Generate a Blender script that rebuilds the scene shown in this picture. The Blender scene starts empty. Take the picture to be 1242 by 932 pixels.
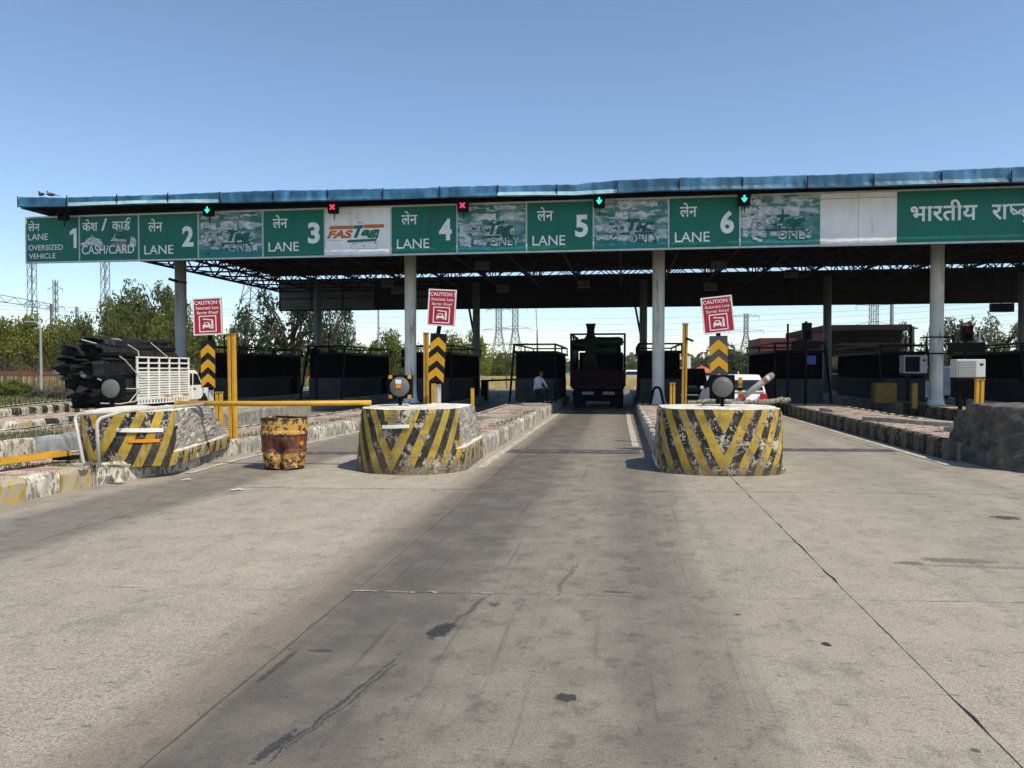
import bpy, bmesh, math, random
from mathutils import Vector, Matrix, Euler, noise
R = math.radians
scene = bpy.context.scene
COL = scene.collection
rnd = random.Random(7)

# ------------------------------------------------------------------ camera, sky, sun, exposure
H, YAW, PITCH, FPX, CX, CY = 1.7, R(8.2), math.atan(18 / 933), 933.0, 621.0, 466.0
cd = bpy.data.cameras.new('camera'); cam = bpy.data.objects.new('camera', cd); COL.objects.link(cam)
cam.location = (0, 0, H); cam.rotation_euler = (R(90) - PITCH, 0, YAW)
cd.sensor_width = 36; cd.lens = 36 * FPX / 1242; cd.clip_start = .05; cd.clip_end = 6000
scene.camera = cam
SUN = Vector((.56, -.37, 1.0)).normalized()
w = bpy.data.worlds.new('World'); scene.world = w; w.use_nodes = True
nt = w.node_tree; nt.nodes.clear()
sky = nt.nodes.new('ShaderNodeTexSky'); sky.sky_type = 'NISHITA'; sky.sun_disc = False
sky.sun_elevation = math.asin(SUN.z); sky.sun_rotation = math.atan2(SUN.x, SUN.y)
sky.air_density = 1.0; sky.dust_density = .05; sky.ozone_density = 3.0; sky.altitude = 200
bg = nt.nodes.new('ShaderNodeBackground'); bg.inputs[1].default_value = .15
wo = nt.nodes.new('ShaderNodeOutputWorld')
nt.links.new(sky.outputs[0], bg.inputs[0]); nt.links.new(bg.outputs[0], wo.inputs[0])
sl = bpy.data.lights.new('sun', 'SUN'); sl.energy = 4.25; sl.angle = R(.53); sl.color = (1, .915, .76)
so = bpy.data.objects.new('sun', sl); COL.objects.link(so)
so.rotation_euler = SUN.to_track_quat('Z', 'Y').to_euler(); so.location = SUN * 50
vs = scene.view_settings
vs.view_transform = 'Standard'; vs.look = 'None'; vs.gamma = 1; vs.exposure = .16

def at(u, v, D):
    """point seen at pixel (u, v) of the photo whose distance along the road is D"""
    a = (u - CX) / FPX; b = (CY - v) / FPX
    f = math.cos(PITCH) + b * math.sin(PITCH); z = -math.sin(PITCH) + b * math.cos(PITCH)
    x = a * math.cos(YAW) - f * math.sin(YAW); y = a * math.sin(YAW) + f * math.cos(YAW)
    t = D / y
    return Vector((x * t, D, H + z * t))

# ------------------------------------------------------------------ materials
MATS = {}
def new_mat(name):
    m = bpy.data.materials.new(name); m.use_nodes = True
    m.node_tree.nodes.clear()
    return m, m.node_tree
class N:
    """tiny node-graph helper"""
    def __init__(s, nt): s.nt = nt
    def n(s, t, **kw):
        x = s.nt.nodes.new(t)
        for k, v in kw.items(): setattr(x, k, v)
        return x
    def l(s, a, b): s.nt.links.new(a, b)
    def set(s, sock, v):
        if hasattr(v, 'is_output') or isinstance(v, bpy.types.NodeSocket): s.l(v, sock)
        else: sock.default_value = v
    def math(s, op, a, b=0.0, c=None, clamp=False):
        x = s.n('ShaderNodeMath', operation=op); x.use_clamp = clamp
        s.set(x.inputs[0], a); s.set(x.inputs[1], b)
        if c is not None: s.set(x.inputs[2], c)
        return x.outputs[0]
    def mix(s, f, a, b, blend='MIX'):
        x = s.n('ShaderNodeMix', data_type='RGBA', blend_type=blend)
        s.set(x.inputs[0], f)
        s.set(x.inputs[6], a if not isinstance(a, tuple) else (*a[:3], 1)); s.set(x.inputs[7], b if not isinstance(b, tuple) else (*b[:3], 1))
        return x.outputs[2]
    def ramp(s, f, lo, hi, a=0.0, b=1.0):
        x = s.n('ShaderNodeMapRange'); x.interpolation_type = 'SMOOTHSTEP'
        s.set(x.inputs[0], f); x.inputs[1].default_value = lo; x.inputs[2].default_value = hi
        x.inputs[3].default_value = a; x.inputs[4].default_value = b
        return x.outputs[0]
    def noise(s, vec, scale, detail=4, rough=.55, dist=0.0):
        x = s.n('ShaderNodeTexNoise'); s.l(vec, x.inputs['Vector'])
        x.inputs['Scale'].default_value = scale; x.inputs['Detail'].default_value = detail
        x.inputs['Roughness'].default_value = rough; x.inputs['Distortion'].default_value = dist
        return x.outputs[0]
    def scale(s, vec, v):
        x = s.n('ShaderNodeVectorMath', operation='MULTIPLY'); s.l(vec, x.inputs[0]); x.inputs[1].default_value = v
        return x.outputs[0]
    def sep(s, vec):
        x = s.n('ShaderNodeSeparateXYZ'); s.l(vec, x.inputs[0]); return x.outputs
    def objvec(s):
        tc = s.n('ShaderNodeTexCoord'); oi = s.n('ShaderNodeObjectInfo')
        k = s.math('MULTIPLY', oi.outputs['Random'], 37.0)
        a = s.n('ShaderNodeVectorMath', operation='ADD'); s.l(tc.outputs['Object'], a.inputs[0]); s.l(k, a.inputs[1])
        return a.outputs[0], tc.outputs['Object'], oi.outputs['Random']
    def pos(s): return s.n('ShaderNodeNewGeometry').outputs['Position']
    def bump(s, h, strength, dist=.01):
        x = s.n('ShaderNodeBump'); x.inputs['Strength'].default_value = strength; x.inputs['Distance'].default_value = dist
        s.l(h, x.inputs['Height']); return x.outputs[0]
    def bsdf(s, col, rough=.6, metal=0.0, normal=None, **kw):
        p = s.n('ShaderNodeBsdfPrincipled'); o = s.n('ShaderNodeOutputMaterial')
        s.set(p.inputs['Base Color'], col if not isinstance(col, tuple) else (*col[:3], 1))
        s.set(p.inputs['Roughness'], rough); s.set(p.inputs['Metallic'], metal)
        if normal is not None: s.l(normal, p.inputs['Normal'])
        for k, v in kw.items(): s.set(p.inputs[k], v)
        s.l(p.outputs[0], o.inputs[0]); return p

def M(name, c, rough=.6, var=.2, scale=3.0, dirt=None, dlo=.5, dhi=.62, dscale=5.0, stretch=(1, 1, 1), metal=0.0, bump=0.0, bscale=60, rnd_v=0.0, world=False, spec=None):
    """painted / weathered surface: base colour with blotches, a dirt or wear colour and fine relief"""
    if name in MATS: return MATS[name]
    m, t = new_mat(name); g = N(t)
    v, ov, r = g.objvec()
    if world: v = g.pos()
    n1 = g.noise(v, scale, 5)
    col = g.mix(g.ramp(n1, .3, .7), tuple(x * (1 - var) for x in c), tuple(min(.95, x * (1 + var * .7)) for x in c))
    if rnd_v:
        k = g.math('MULTIPLY_ADD', r, rnd_v, 1 - rnd_v / 2)
        hs = g.n('ShaderNodeHueSaturation'); g.l(col, hs.inputs['Color']); g.l(k, hs.inputs['Value']); col = hs.outputs[0]
    if dirt:
        n2 = g.noise(g.scale(v, stretch), dscale, 8, .65)
        col = g.mix(g.ramp(n2, dlo, dhi), col, dirt)
    nrm = None
    if bump: nrm = g.bump(g.noise(v, bscale, 6, .6), bump)
    ro = g.math('MULTIPLY_ADD', n1, .25, rough - .12, clamp=True)
    if spec is None: spec = .06 if max(c) < .06 else .35
    g.bsdf(col, ro, metal, nrm, **{'Specular IOR Level': spec})
    MATS[name] = m; return m

def emit_mat(name, c, e):
    m, t = new_mat(name); g = N(t)
    g.bsdf((c[0] * .3, c[1] * .3, c[2] * .3), .4, **{'Emission Color': (*c, 1), 'Emission Strength': e})
    return m

# --- road concrete: broom-grooved slabs, grimy wheel tracks, oil spots
def road_mat():
    m, t = new_mat('road_concrete'); g = N(t); p = g.pos()
    xyz = g.sep(p)
    big = g.noise(p, .35, 5); mid = g.noise(p, 2.2, 7, .62); fine = g.noise(p, 38, 6, .7)
    long = g.noise(g.scale(p, (1.6, .10, 1)), 1.0, 5, .6)
    streak = g.noise(g.scale(p, (14, .35, 1)), 1.0, 6, .65)
    xw = g.math('MULTIPLY_ADD', g.math('SUBTRACT', long, .5), .9, xyz[0])
    cr = g.n('ShaderNodeValToRGB'); cr.color_ramp.interpolation = 'EASE'
    mr = g.n('ShaderNodeMapRange'); g.l(xw, mr.inputs[0]); mr.inputs[1].default_value = -14; mr.inputs[2].default_value = 14; mr.clamp = True
    g.l(mr.outputs[0], cr.inputs[0])
    stops = [(-14, .5), (-8, .45), (-7.2, .10), (-6.6, .62), (-5.7, .62), (-5.2, .10), (-4.4, .03), (-3.0, .0), (-2.35, .10), (-2.08, .70), (-1.95, .92), (-1.2, .85), (-.85, .55),
             (-.45, .48), (0.15, .72), (.55, .55), (.95, .14), (1.75, .08), (2.4, .05), (3.5, .22), (4.2, .28), (4.7, .12), (5.4, .30), (6.2, .15), (8, .4), (14, .4)]
    el = cr.color_ramp.elements
    el[0].position = 0; el[0].color = (.5,) * 3 + (1,); el[1].position = 1; el[1].color = (.4,) * 3 + (1,)
    for x, v in stops[1:-1]:
        e = el.new((x + 14) / 28); e.color = (v, v, v, 1)
    tr = cr.outputs[0]
    tr = g.math('MULTIPLY', tr, g.math('MULTIPLY_ADD', mid, .9, .55), clamp=True)
    oi = g.n('ShaderNodeObjectInfo')
    slab = g.math('MULTIPLY_ADD', oi.outputs['Random'], .12, .94)
    fine2 = g.noise(p, 110, 4, .75)
    base = g.mix(g.ramp(big, .3, .7), (.355, .302, .212), (.45, .392, .285))
    base = g.mix(g.ramp(mid, .3, .72), base, (.30, .252, .18))
    base = g.mix(g.math('MULTIPLY', g.ramp(fine, .42, .60), .65), base, (.47, .42, .335))
    base = g.mix(g.math('MULTIPLY', g.ramp(fine2, .50, .62), .8), base, (.115, .10, .08))
    base = g.mix(g.math('MULTIPLY', g.ramp(fine2, .46, .36), .65), base, (.62, .565, .47))
    warm = g.mix(1.0, base, slab, 'MULTIPLY')
    grime = g.mix(tr, warm, (.096, .083, .066))
    grime = g.mix(g.math('MULTIPLY', g.math('MULTIPLY', g.ramp(streak, .56, .72), tr), .75), grime, (.05, .045, .042))
    patch = g.ramp(g.noise(g.scale(p, (1, .55, 1)), 1.25, 8, .68), .56, .72)
    grime = g.mix(g.math('MULTIPLY', patch, .55), grime, (.11, .098, .082))
    rust = g.ramp(g.noise(g.scale(p, (.8, 1.3, 1)), 1.1, 5, .6), .64, .76)
    grime = g.mix(g.math('MULTIPLY', rust, .4), grime, (.20, .13, .085))
    dash = g.ramp(g.noise(g.scale(p, (3.0, 13, 1)), 1.9, 5, .62), .60, .67)
    grime = g.mix(g.math('MULTIPLY', dash, .55), grime, (.08, .07, .058))
    vo = g.n('ShaderNodeTexVoronoi'); vo.inputs['Scale'].default_value = 1.7; g.l(p, vo.inputs['Vector'])
    mott = g.ramp(g.noise(g.scale(p, (1, .7, 1)), 5.0, 9, .74), .50, .66)
    grime = g.mix(g.math('MULTIPLY', mott, g.math('MULTIPLY_ADD', tr, .65, .28)), grime, (.085, .076, .060))
    spk = g.ramp(g.noise(g.scale(p, (1, .6, 1)), 26, 3, .6), .66, .72)
    grime = g.mix(g.math('MULTIPLY', spk, .75), grime, (.05, .045, .04))
    brn = g.math('MULTIPLY', g.ramp(g.math('ABSOLUTE', g.math('ADD', xw, 2.25)), .40, .05), .45)
    grime = g.mix(brn, grime, (.14, .105, .075))
    spot = g.math('MULTIPLY', g.ramp(g.math('ADD', vo.outputs[0], g.math('MULTIPLY', mid, .10)), .105, .075), g.ramp(g.noise(p, 1.1, 2), .48, .54))
    grime = g.mix(g.math('MULTIPLY', spot, .85), grime, (.035, .033, .03))
    warp = g.math('MULTIPLY', g.math('SUBTRACT', g.noise(p, 15, 8, .75), .5), 2.6)
    sx = g.math('MULTIPLY', g.math('SUBTRACT', mid, .5), .18)
    for (cx, cy, rx, ry, sh, st) in OIL:
        dx = g.math('ADD', g.math('SUBTRACT', xyz[0], cx), sx if ry > .3 else 0.0); dy = g.math('SUBTRACT', xyz[1], cy)
        dx = g.math('MULTIPLY_ADD', dy, -sh, dx)
        q = g.math('SQRT', g.math('ADD', g.math('POWER', g.math('DIVIDE', dx, rx), 2.0), g.math('POWER', g.math('DIVIDE', dy, ry), 2.0)))
        grime = g.mix(g.math('MULTIPLY', g.ramp(g.math('ADD', q, warp), 1.05, .85), st), grime, (.020, .019, .020))
    gr2 = g.noise(g.scale(p, (1, .6, 1)), 60, 5, .8)
    grime = g.mix(g.math('MULTIPLY', g.ramp(gr2, .48, .36), g.math('MULTIPLY', tr, .25)), grime, (.30, .265, .215))
    # broom grooves across the lane
    wv = g.n('ShaderNodeTexWave', bands_direction='Y'); wv.inputs['Scale'].default_value = 16; wv.inputs['Distortion'].default_value = 1.6; wv.inputs['Detail'].default_value = 3; wv.inputs['Detail Scale'].default_value = .6
    g.l(p, wv.inputs['Vector'])
    grime = g.mix(g.math('MULTIPLY', g.ramp(wv.outputs[1], .55, .95), .13), grime, (.09, .085, .08))
    hgt = g.math('ADD', g.math('MULTIPLY', wv.outputs[1], .4), g.math('MULTIPLY', fine, 1.0))
    nrm = g.bump(hgt, .45, .006)
    g.bsdf(grime, g.math('MULTIPLY_ADD', tr, -.18, .82), 0, nrm)
    return m

def ground_mat():
    m, t = new_mat('dry_grass_ground'); g = N(t); p = g.pos()
    n1 = g.noise(p, .12, 6); n2 = g.noise(p, 1.6, 7, .65); n3 = g.noise(p, 14, 5, .7)
    c = g.mix(g.ramp(n1, .35, .65), (.10, .115, .035), (.22, .17, .095))
    c = g.mix(g.math('MULTIPLY', g.ramp(n2, .4, .65), .7), c, (.065, .085, .025))
    c = g.mix(g.math('MULTIPLY', g.ramp(n3, .45, .7), .5), c, (.25, .20, .12))
    g.bsdf(c, .95, 0, g.bump(n3, .8, .08)); return m

# --- crash-block paint: black and yellow chevrons, flaking; bare plaster behind the nose; whitewashed top
def block_mat(name, x0, plaster_y, flake):
    m, t = new_mat(name); g = N(t)
    v, ov, r = g.objvec(); x, y, z = g.sep(ov)
    n1 = g.noise(v, 1.4, 6, .6); n2 = g.noise(v, 7, 9, .68); n3 = g.noise(v, 30, 6, .7)
    ax = g.math('ABSOLUTE', g.math('SUBTRACT', x, x0))
    f = g.math('MULTIPLY_ADD', g.math('MULTIPLY_ADD', g.math('MAXIMUM', y, 0.0), .75, ax), -2.0, z)
    f = g.math('ADD', f, g.math('MULTIPLY', n2, .035))
    fr = g.math('FRACT', g.math('DIVIDE', g.math('ADD', f, 9.73), .66))
    st = g.ramp(g.math('ABSOLUTE', g.math('SUBTRACT', fr, .5)), .245, .255)
    yel = g.mix(g.ramp(n1, .35, .65), (.37, .25, .014), (.58, .36, .030))
    yel = g.mix(g.math('MULTIPLY', g.ramp(n2, .45, .62), .55), yel, (.42, .33, .16))
    blk = g.mix(g.ramp(n2, .4, .6), (.007, .008, .010), (.026, .026, .028))
    paint = g.mix(st, blk, yel)
    fl = g.math('ADD', n2, g.math('MULTIPLY', g.math('SUBTRACT', n1, .5), .55))
    lo = g.ramp(z, .05, .45, .10, 0.0)
    fl = g.math('ADD', fl, lo)
    paint = g.mix(g.ramp(fl, flake, flake + .02), paint, g.mix(g.ramp(n3, .4, .6), (.19, .15, .09), (.42, .35, .23)))
    fb = g.math('MULTIPLY', g.ramp(g.math('ADD', g.math('MULTIPLY', n2, .5), g.math('MULTIPLY', n3, .5)), .525, .54), g.ramp(n1, .40, .54))
    paint = g.mix(g.math('MULTIPLY', fb, g.math('SUBTRACT', 1.0, st)), paint, (.55, .50, .40))
    grime = g.ramp(g.math('ADD', z, g.math('MULTIPLY', n2, .3)), .42, .14)
    paint = g.mix(g.math('MULTIPLY', grime, .6), paint, (.085, .07, .048))
    paint = g.mix(g.math('MULTIPLY', g.ramp(g.noise(v, 2.2, 5, .6), .42, .62), .26), paint, (.10, .072, .03))
    drip = g.ramp(g.noise(g.scale(v, (5, 5, .5)), 1.4, 6, .6), .52, .72)
    paint = g.mix(g.math('MULTIPLY', drip, .48), paint, (.07, .058, .04))
    pl = g.mix(g.ramp(n2, .35, .65), (.24, .215, .175), (.46, .42, .35))
    lay = g.noise(g.scale(v, (2.5, 2.5, 11)), 1.6, 7, .65)
    pl = g.mix(g.ramp(lay, .54, .66), pl, (.20, .175, .14)); pl = g.mix(g.ramp(lay, .44, .36), pl, (.62, .58, .50))
    pl = g.mix(g.ramp(n3, .56, .66), pl, (.13, .115, .09))
    pm = g.ramp(g.math('ADD', y, g.math('MULTIPLY', g.math('SUBTRACT', n2, .5), .55)), plaster_y, plaster_y + .03)
    hi = g.ramp(g.math('ADD', z, g.math('MULTIPLY', n2, .08)), .40, .44)
    col = g.mix(g.math('MULTIPLY', pm, hi), paint, pl)
    geo = g.n('ShaderNodeNewGeometry'); nz = g.sep(geo.outputs['True Normal'])[2]
    top = g.ramp(nz, .55, .75)
    col = g.mix(top, col, g.mix(g.ramp(n2, .4, .65), (.74, .70, .60), (.50, .46, .38)))
    hgt = g.math('ADD', g.math('MULTIPLY', n3, .6), g.ramp(fl, flake, flake + .03, .5, 0))
    g.bsdf(col, .8, 0, g.bump(hgt, .8, .02)); return m

def kerb_mat(name, c, wear, lo):
    return M(name, c, .85, .3, 4, wear, lo, lo + .06, 6.5, (1, 1, .8), bump=.5, bscale=30, rnd_v=.35)

def peel_mat():
    m, t = new_mat('peeled_teal_film'); g = N(t)
    v, ov, r = g.objvec(); x, y, z = g.sep(ov)
    n1 = g.noise(g.scale(v, (1.2, 1, 2.4)), 1.3, 4, .5); n2 = g.noise(g.scale(v, (1.4, 1, 4.5)), 1.4, 4, .5)
    c = g.mix(g.ramp(n1, .4, .62), (.015, .17, .145), (.13, .28, .265))
    c = g.mix(g.ramp(n2, .50, .60), c, (.46, .50, .49))
    c = g.mix(g.ramp(g.math('ADD', z, g.math('MULTIPLY', n1, .2)), .52, .48), c, (.006, .185, .165))
    g.bsdf(c, .55); return m

OIL = [(-1.17, 4.86, .075, .15, .18, .95), (-1.06, 5.3, .025, .40, .14, .5), (-.29, 3.95, .055, .05, 0, .9), (-1.42, 3.7, .012, .75, .16, .7), (-1.38, 3.75, .010, .6, .17, .6), (-1.55, 3.25, .03, .16, .16, .8), (-.92, 5.45, .05, .05, 0, .6),
       (2.5, 7.15, .13, .06, 0, .6), (2.95, 7.3, .33, .10, 0, .5), (3.1, 7.1, .5, .05, .3, .35), (4.35, 9.5, .16, .12, 0, .85), (1.25, 4.95, .03, .035, 0, 1), (-1.95, 4.15, .02, .30, .02, .6), (-1.8, 4.4, .07, .03, 0, .7), (-.05, 5.9, .12, .03, 0, .6), (.05, 6.6, .12, .10, 0, .35), (-.45, 6.2, .02, .6, .1, .4)]
MAT_ROAD = road_mat(); MAT_GROUND = ground_mat()
PLAIN = dict(
 joint=M('road_joint_filler', (.135, .118, .095), .95, .4, 6, bump=.4),
 oil=M('oil_stain', (.022, .021, .022), .45, .3, 8),
 crack=M('spalled_joint_edge', (.36, .32, .25), .9, .3, 20),
 strip=M('dark_strip', (.085, .080, .075), .75, .3, 3, (.17, .155, .14), .52, .62, 4, world=True, bump=.3),
 roadpaint=M('worn_white_road_paint', (.50, .45, .365), .8, .15, 6, (.33, .29, .23), .43, .60, 5, (1, .5, 1), world=True),
 kw=kerb_mat('kerb_white_paint', (.56, .51, .40), (.20, .18, .14), .50),
 kb=kerb_mat('kerb_black_paint', (.040, .038, .034), (.22, .19, .14), .54),
 ky=kerb_mat('kerb_yellow_paint', (.46, .31, .07), (.38, .33, .23), .44), kd=kerb_mat('kerb_faded_shaded_cream', (.12, .105, .07), (.05, .048, .04), .50),  # kd: faded cream with the shade of left kerb faces put into it
 kg=kerb_mat('kerb_bare_concrete', (.33, .31, .26), (.13, .125, .10), .56),
 kgrey=kerb_mat('kerb_smooth_grey', (.30, .31, .30), (.17, .17, .16), .58),
 paver=M('red_paver', (.45, .30, .235), .9, .3, 3, (.50, .42, .33), .42, .58, 2.2, rnd_v=.35, bump=.3, world=True),
 sand=M('sandy_joint', (.27, .225, .16), .95, .3, 4, (.10, .11, .045), .55, .66, 1.6, world=True),
 grass=M('short_grass', (.085, .11, .03), .8, .4, 5, (.25, .2, .09), .5, .65, 6, world=True),
 green=M('sign_green_film', (.001, .15, .095), .45, .10, 1.2, (.002, .105, .075), .55, .7, 1.0, (1, 1, .3)),
 white=M('sign_white_film', (.86, .86, .83), .45, .08, 2),
 panel_white=M('weathered_white_panel', (.86, .86, .85), .5, .10, 1.2, (.55, .54, .51), .56, .75, 1.6, (2.5, 1, .35)),
 panel_cream=M('stained_cream_panel', (.86, .83, .77), .55, .10, 1.0, (.60, .54, .45), .58, .8, 1.5, (3, 1, .5)),
 frame=M('sign_frame_grey', (.55, .57, .54), .5, .15, 4),
 flake=M('pale_peeled_flake', (.62, .63, .64), .6, .25, 5, (.22, .33, .32), .47, .62, 4, (1, 1, 2.5)),
 flaked=M('brown_peeled_flake', (.27, .24, .19), .6, .3, 8),
 film_d=M('old_dark_green_film', (.002, .105, .072), .5, .3, 5, (.12, .2, .18), .56, .64, 8),
 orange=M('logo_orange', (.60, .15, .02), .5, .1, 3),
 lgreen=M('logo_green', (.005, .16, .085), .5, .1, 3),
 ghost=M('ghost_print_grey', (.33, .34, .34), .6, .2, 6),
 blue=M('faded_blue_sheet', (.030, .115, .20), .5, .45, 1.6, (.085, .24, .40), .5, .7, 1.2, (1, 1, .3), rnd_v=.25),
 paleblue=M('bleached_blue_sheet', (.33, .50, .56), .5, .15, 1.5, (.15, .30, .40), .55, .7, 2),
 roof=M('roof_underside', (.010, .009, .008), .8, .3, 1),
 steel=M('rusty_dark_steel', (.024, .018, .014), .7, .4, 3, (.05, .03, .02), .55, .7, 6),
 black=M('black_steel', (.006, .006, .0065), .55, .3, 5),
 plast=M('black_plastic', (.007, .007, .0075), .45, .2, 5),
 col=M('column_paint', (.66, .66, .60), .65, .12, 1.2, (.26, .22, .165), .54, .70, 1.8, (3, 3, .30), bump=.15, rnd_v=.1),
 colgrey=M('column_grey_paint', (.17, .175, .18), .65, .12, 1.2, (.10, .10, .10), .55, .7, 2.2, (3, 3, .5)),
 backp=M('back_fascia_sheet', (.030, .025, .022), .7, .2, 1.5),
 backl=M('back_fascia_pale_sheet', (.11, .11, .105), .6, .2, 1.5),
 bwall=M('booth_plaster', (.052, .052, .055), .85, .2, 2, (.03, .03, .03), .5, .7, 3, (1, 1, .5)),
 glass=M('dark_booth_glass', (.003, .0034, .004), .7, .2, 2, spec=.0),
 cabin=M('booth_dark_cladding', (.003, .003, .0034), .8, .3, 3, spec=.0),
 yellow=M('yellow_rail_paint', (.62, .33, .030), .5, .15, 4, (.20, .10, .03), .60, .70, 7, (2, 2, .6), bump=.1),
 yellow2=M('dull_yellow_paint', (.45, .25, .03), .55, .2, 4, (.12, .07, .03), .57, .68, 8),
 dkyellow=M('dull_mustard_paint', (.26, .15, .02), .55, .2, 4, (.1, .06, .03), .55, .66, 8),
 red=M('sign_red_film', (.40, .012, .030), .45, .08, 2),
 rwhite=M('sign_white_print', (.74, .72, .70), .5, .05, 2),
 chev=M('chevron_amber_film', (.62, .31, .012), .45, .10, 3),
 chevb=M('chevron_black_film', (.016, .017, .019), .5, .2, 3),
 chevg=M('chevron_grey_film', (.055, .057, .060), .5, .2, 3),
 pipe=M('white_pipe', (.52, .49, .42), .5, .1, 6, (.3, .25, .18), .58, .7, 10),
 lens=M('grey_lens', (.13, .13, .12), .4, .1, 8),
 tapew=M('white_tape', (.78, .78, .75), .4, .05, 5),
 tapeo=M('orange_tape', (.75, .25, .01), .4, .05, 5),
 wpaint=M('white_vehicle_paint', (.86, .85, .78), .4, .07, 2, (.50, .46, .38), .55, .75, 3, (1, 1, 3)),
 cpaint=M('white_car_paint', (.78, .78, .77), .25, .03, 1),
 dcar=M('dark_car_paint', (.012, .013, .014), .3, .1, 1, spec=.4),
 rubber=M('tyre_rubber', (.018, .018, .018), .85, .3, 8),
 rim=M('grey_rim', (.25, .25, .24), .5, .2, 6),
 cglass=M('vehicle_glass', (.012, .014, .016), .08, .1, 2, spec=.5),
 mat_black=M('black_drain_mat', (.016, .016, .017), .5, .35, 4, spec=.3, bump=.5, bscale=12),
 rope=M('pale_rope', (.50, .47, .40), .8, .2, 20),
 tail=M('red_lamp', (.50, .012, .012), .25, .1, 3),
 amber=M('amber_lamp', (.7, .25, .02), .3, .1, 3),
 maroon=M('maroon_tailgate', (.022, .008, .008), .6, .3, 3),
 mgreen=M('machine_green', (.004, .024, .012), .5, .3, 3),
 acw=M('ac_cream_case', (.60, .59, .55), .5, .06, 3, (.42, .40, .36), .58, .75, 4, (1, 1, 3)),
 acg=M('ac_grille', (.30, .30, .29), .6, .1, 8),
 brick=M('brick_red_wall', (.13, .040, .033), .85, .2, 2, (.11, .05, .04), .5, .65, 3),
 brown=M('brown_wall', (.045, .033, .027), .85, .2, 2),
 bwally=M('boundary_yellow', (.60, .47, .20), .9, .2, 1.5, (.28, .22, .12), .5, .65, 3),
 bwallr=M('boundary_red', (.32, .085, .06), .9, .25, 1.5),
 galv=M('galvanised_lattice', (.16, .165, .17), .6, .15, .2),
 wire=M('cable_black', (.06, .065, .07), .6, .1, 1),
 lamp=M('lamp_post_grey', (.36, .36, .34), .6, .1, 2),
 bark=M('tree_bark', (.085, .065, .048), .9, .3, 3),
 barkg=M('grey_bark', (.14, .12, .10), .9, .3, 3),
 skin=M('skin', (.16, .085, .055), .6, .1, 5),
 cloth=M('pale_shirt', (.60, .58, .66), .85, .1, 8),
 trouser=M('dark_trousers', (.03, .03, .04), .85, .1, 8),
 hair=M('black_hair', (.01, .009, .008), .6, .1, 8),
 debris=M('concrete_debris', (.36, .33, .27), .9, .3, 6, (.16, .145, .11), .55, .66, 6, bump=.4),
 wrap=M('dirty_wrapping', (.34, .31, .22), .8, .3, 9, (.10, .10, .055), .44, .54, 9, (5, 1, 1)),
 litter=M('white_litter', (.75, .74, .72), .7, .05, 5),
 bird=M('pigeon_grey', (.06, .06, .07), .7, .3, 8),
 blueb=M('blue_plate', (.03, .07, .30), .5, .1, 3),
)
def drum_mat():
    m, t = new_mat('battered_drum_paint'); g = N(t)
    v, ov, r = g.objvec(); x, y, z = g.sep(ov)
    n1 = g.noise(v, 3, 6); n2 = g.noise(v, 11, 9, .7); n3 = g.noise(g.scale(v, (9, 9, 1.2)), 3, 6, .6)
    yel = g.mix(g.ramp(n1, .35, .65), (.50, .27, .045), (.64, .41, .12))
    red = g.mix(g.ramp(n3, .35, .65), (.125, .028, .018), (.22, .075, .045))
    zz = g.math('ADD', z, g.math('MULTIPLY', n1, .02))
    band = g.math('MULTIPLY', g.ramp(zz, .300, .308), g.ramp(zz, .600, .592))
    c = g.mix(band, yel, red)
    rust = g.math('ADD', n2, g.ramp(g.math('ABSOLUTE', g.math('SUBTRACT', z, .44)), .28, .46, 0, .14))
    c = g.mix(g.math('MULTIPLY', g.ramp(g.noise(g.scale(v, (3, 3, 14)), 2, 6, .7), .5, .66), .6), c, (.30, .14, .04))
    c = g.mix(g.ramp(rust, .52, .55), c, g.mix(n1, (.030, .016, .010), (.11, .05, .025)))
    g.bsdf(c, .65, 0, g.bump(n2, .4, .01)); return m
PLAIN['drum'] = drum_mat()
def leaf_mat(name, a, b, tr=.25):
    m, t = new_mat(name); g = N(t)
    v, ov, r = g.objvec()
    n1 = g.noise(ov, 1.1, 3); n2 = g.n('ShaderNodeNewGeometry').outputs['Random Per Island']
    c = g.mix(g.math('MULTIPLY_ADD', n2, .6, g.math('MULTIPLY', n1, .4)), a, b)
    hs = g.n('ShaderNodeHueSaturation'); g.l(c, hs.inputs['Color']); g.l(g.math('MULTIPLY_ADD', r, .3, .85), hs.inputs['Value'])
    d = g.bsdf(hs.outputs[0], .6); o = [n for n in t.nodes if n.type == 'OUTPUT_MATERIAL'][0]
    tl = g.n('ShaderNodeBsdfTranslucent'); g.l(hs.outputs[0], tl.inputs[0])
    mx = g.n('ShaderNodeMixShader'); mx.inputs[0].default_value = tr
    g.l(d.outputs[0], mx.inputs[1]); g.l(tl.outputs[0], mx.inputs[2]); g.l(mx.outputs[0], o.inputs[0]); return m
LEAF = dict(yg=leaf_mat('yellow_green_leaves', (.14, .17, .018), (.34, .33, .036), .55), mid=leaf_mat('mid_green_leaves', (.095, .12, .018), (.23, .245, .042), .55),
            grey=leaf_mat('grey_green_leaves', (.10, .115, .065), (.20, .205, .125), .4), dark=leaf_mat('dark_green_leaves', (.035, .055, .022), (.09, .115, .045), .4),
            dry=leaf_mat('dry_brown_stems', (.10, .075, .05), (.22, .17, .11)))
GREEN_ON = emit_mat('signal_green_glow', (.03, 1.0, .55), 1.7); RED_ON = emit_mat('signal_red_glow', (1.0, .05, .12), .9)
BLOCKM = [block_mat('block_paint_first', -.36, .50, .60), block_mat('block_paint_second', -.17, .62, .530), block_mat('block_paint_third', 0.0, 1.0, .60)]
PEEL = peel_mat()

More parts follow.
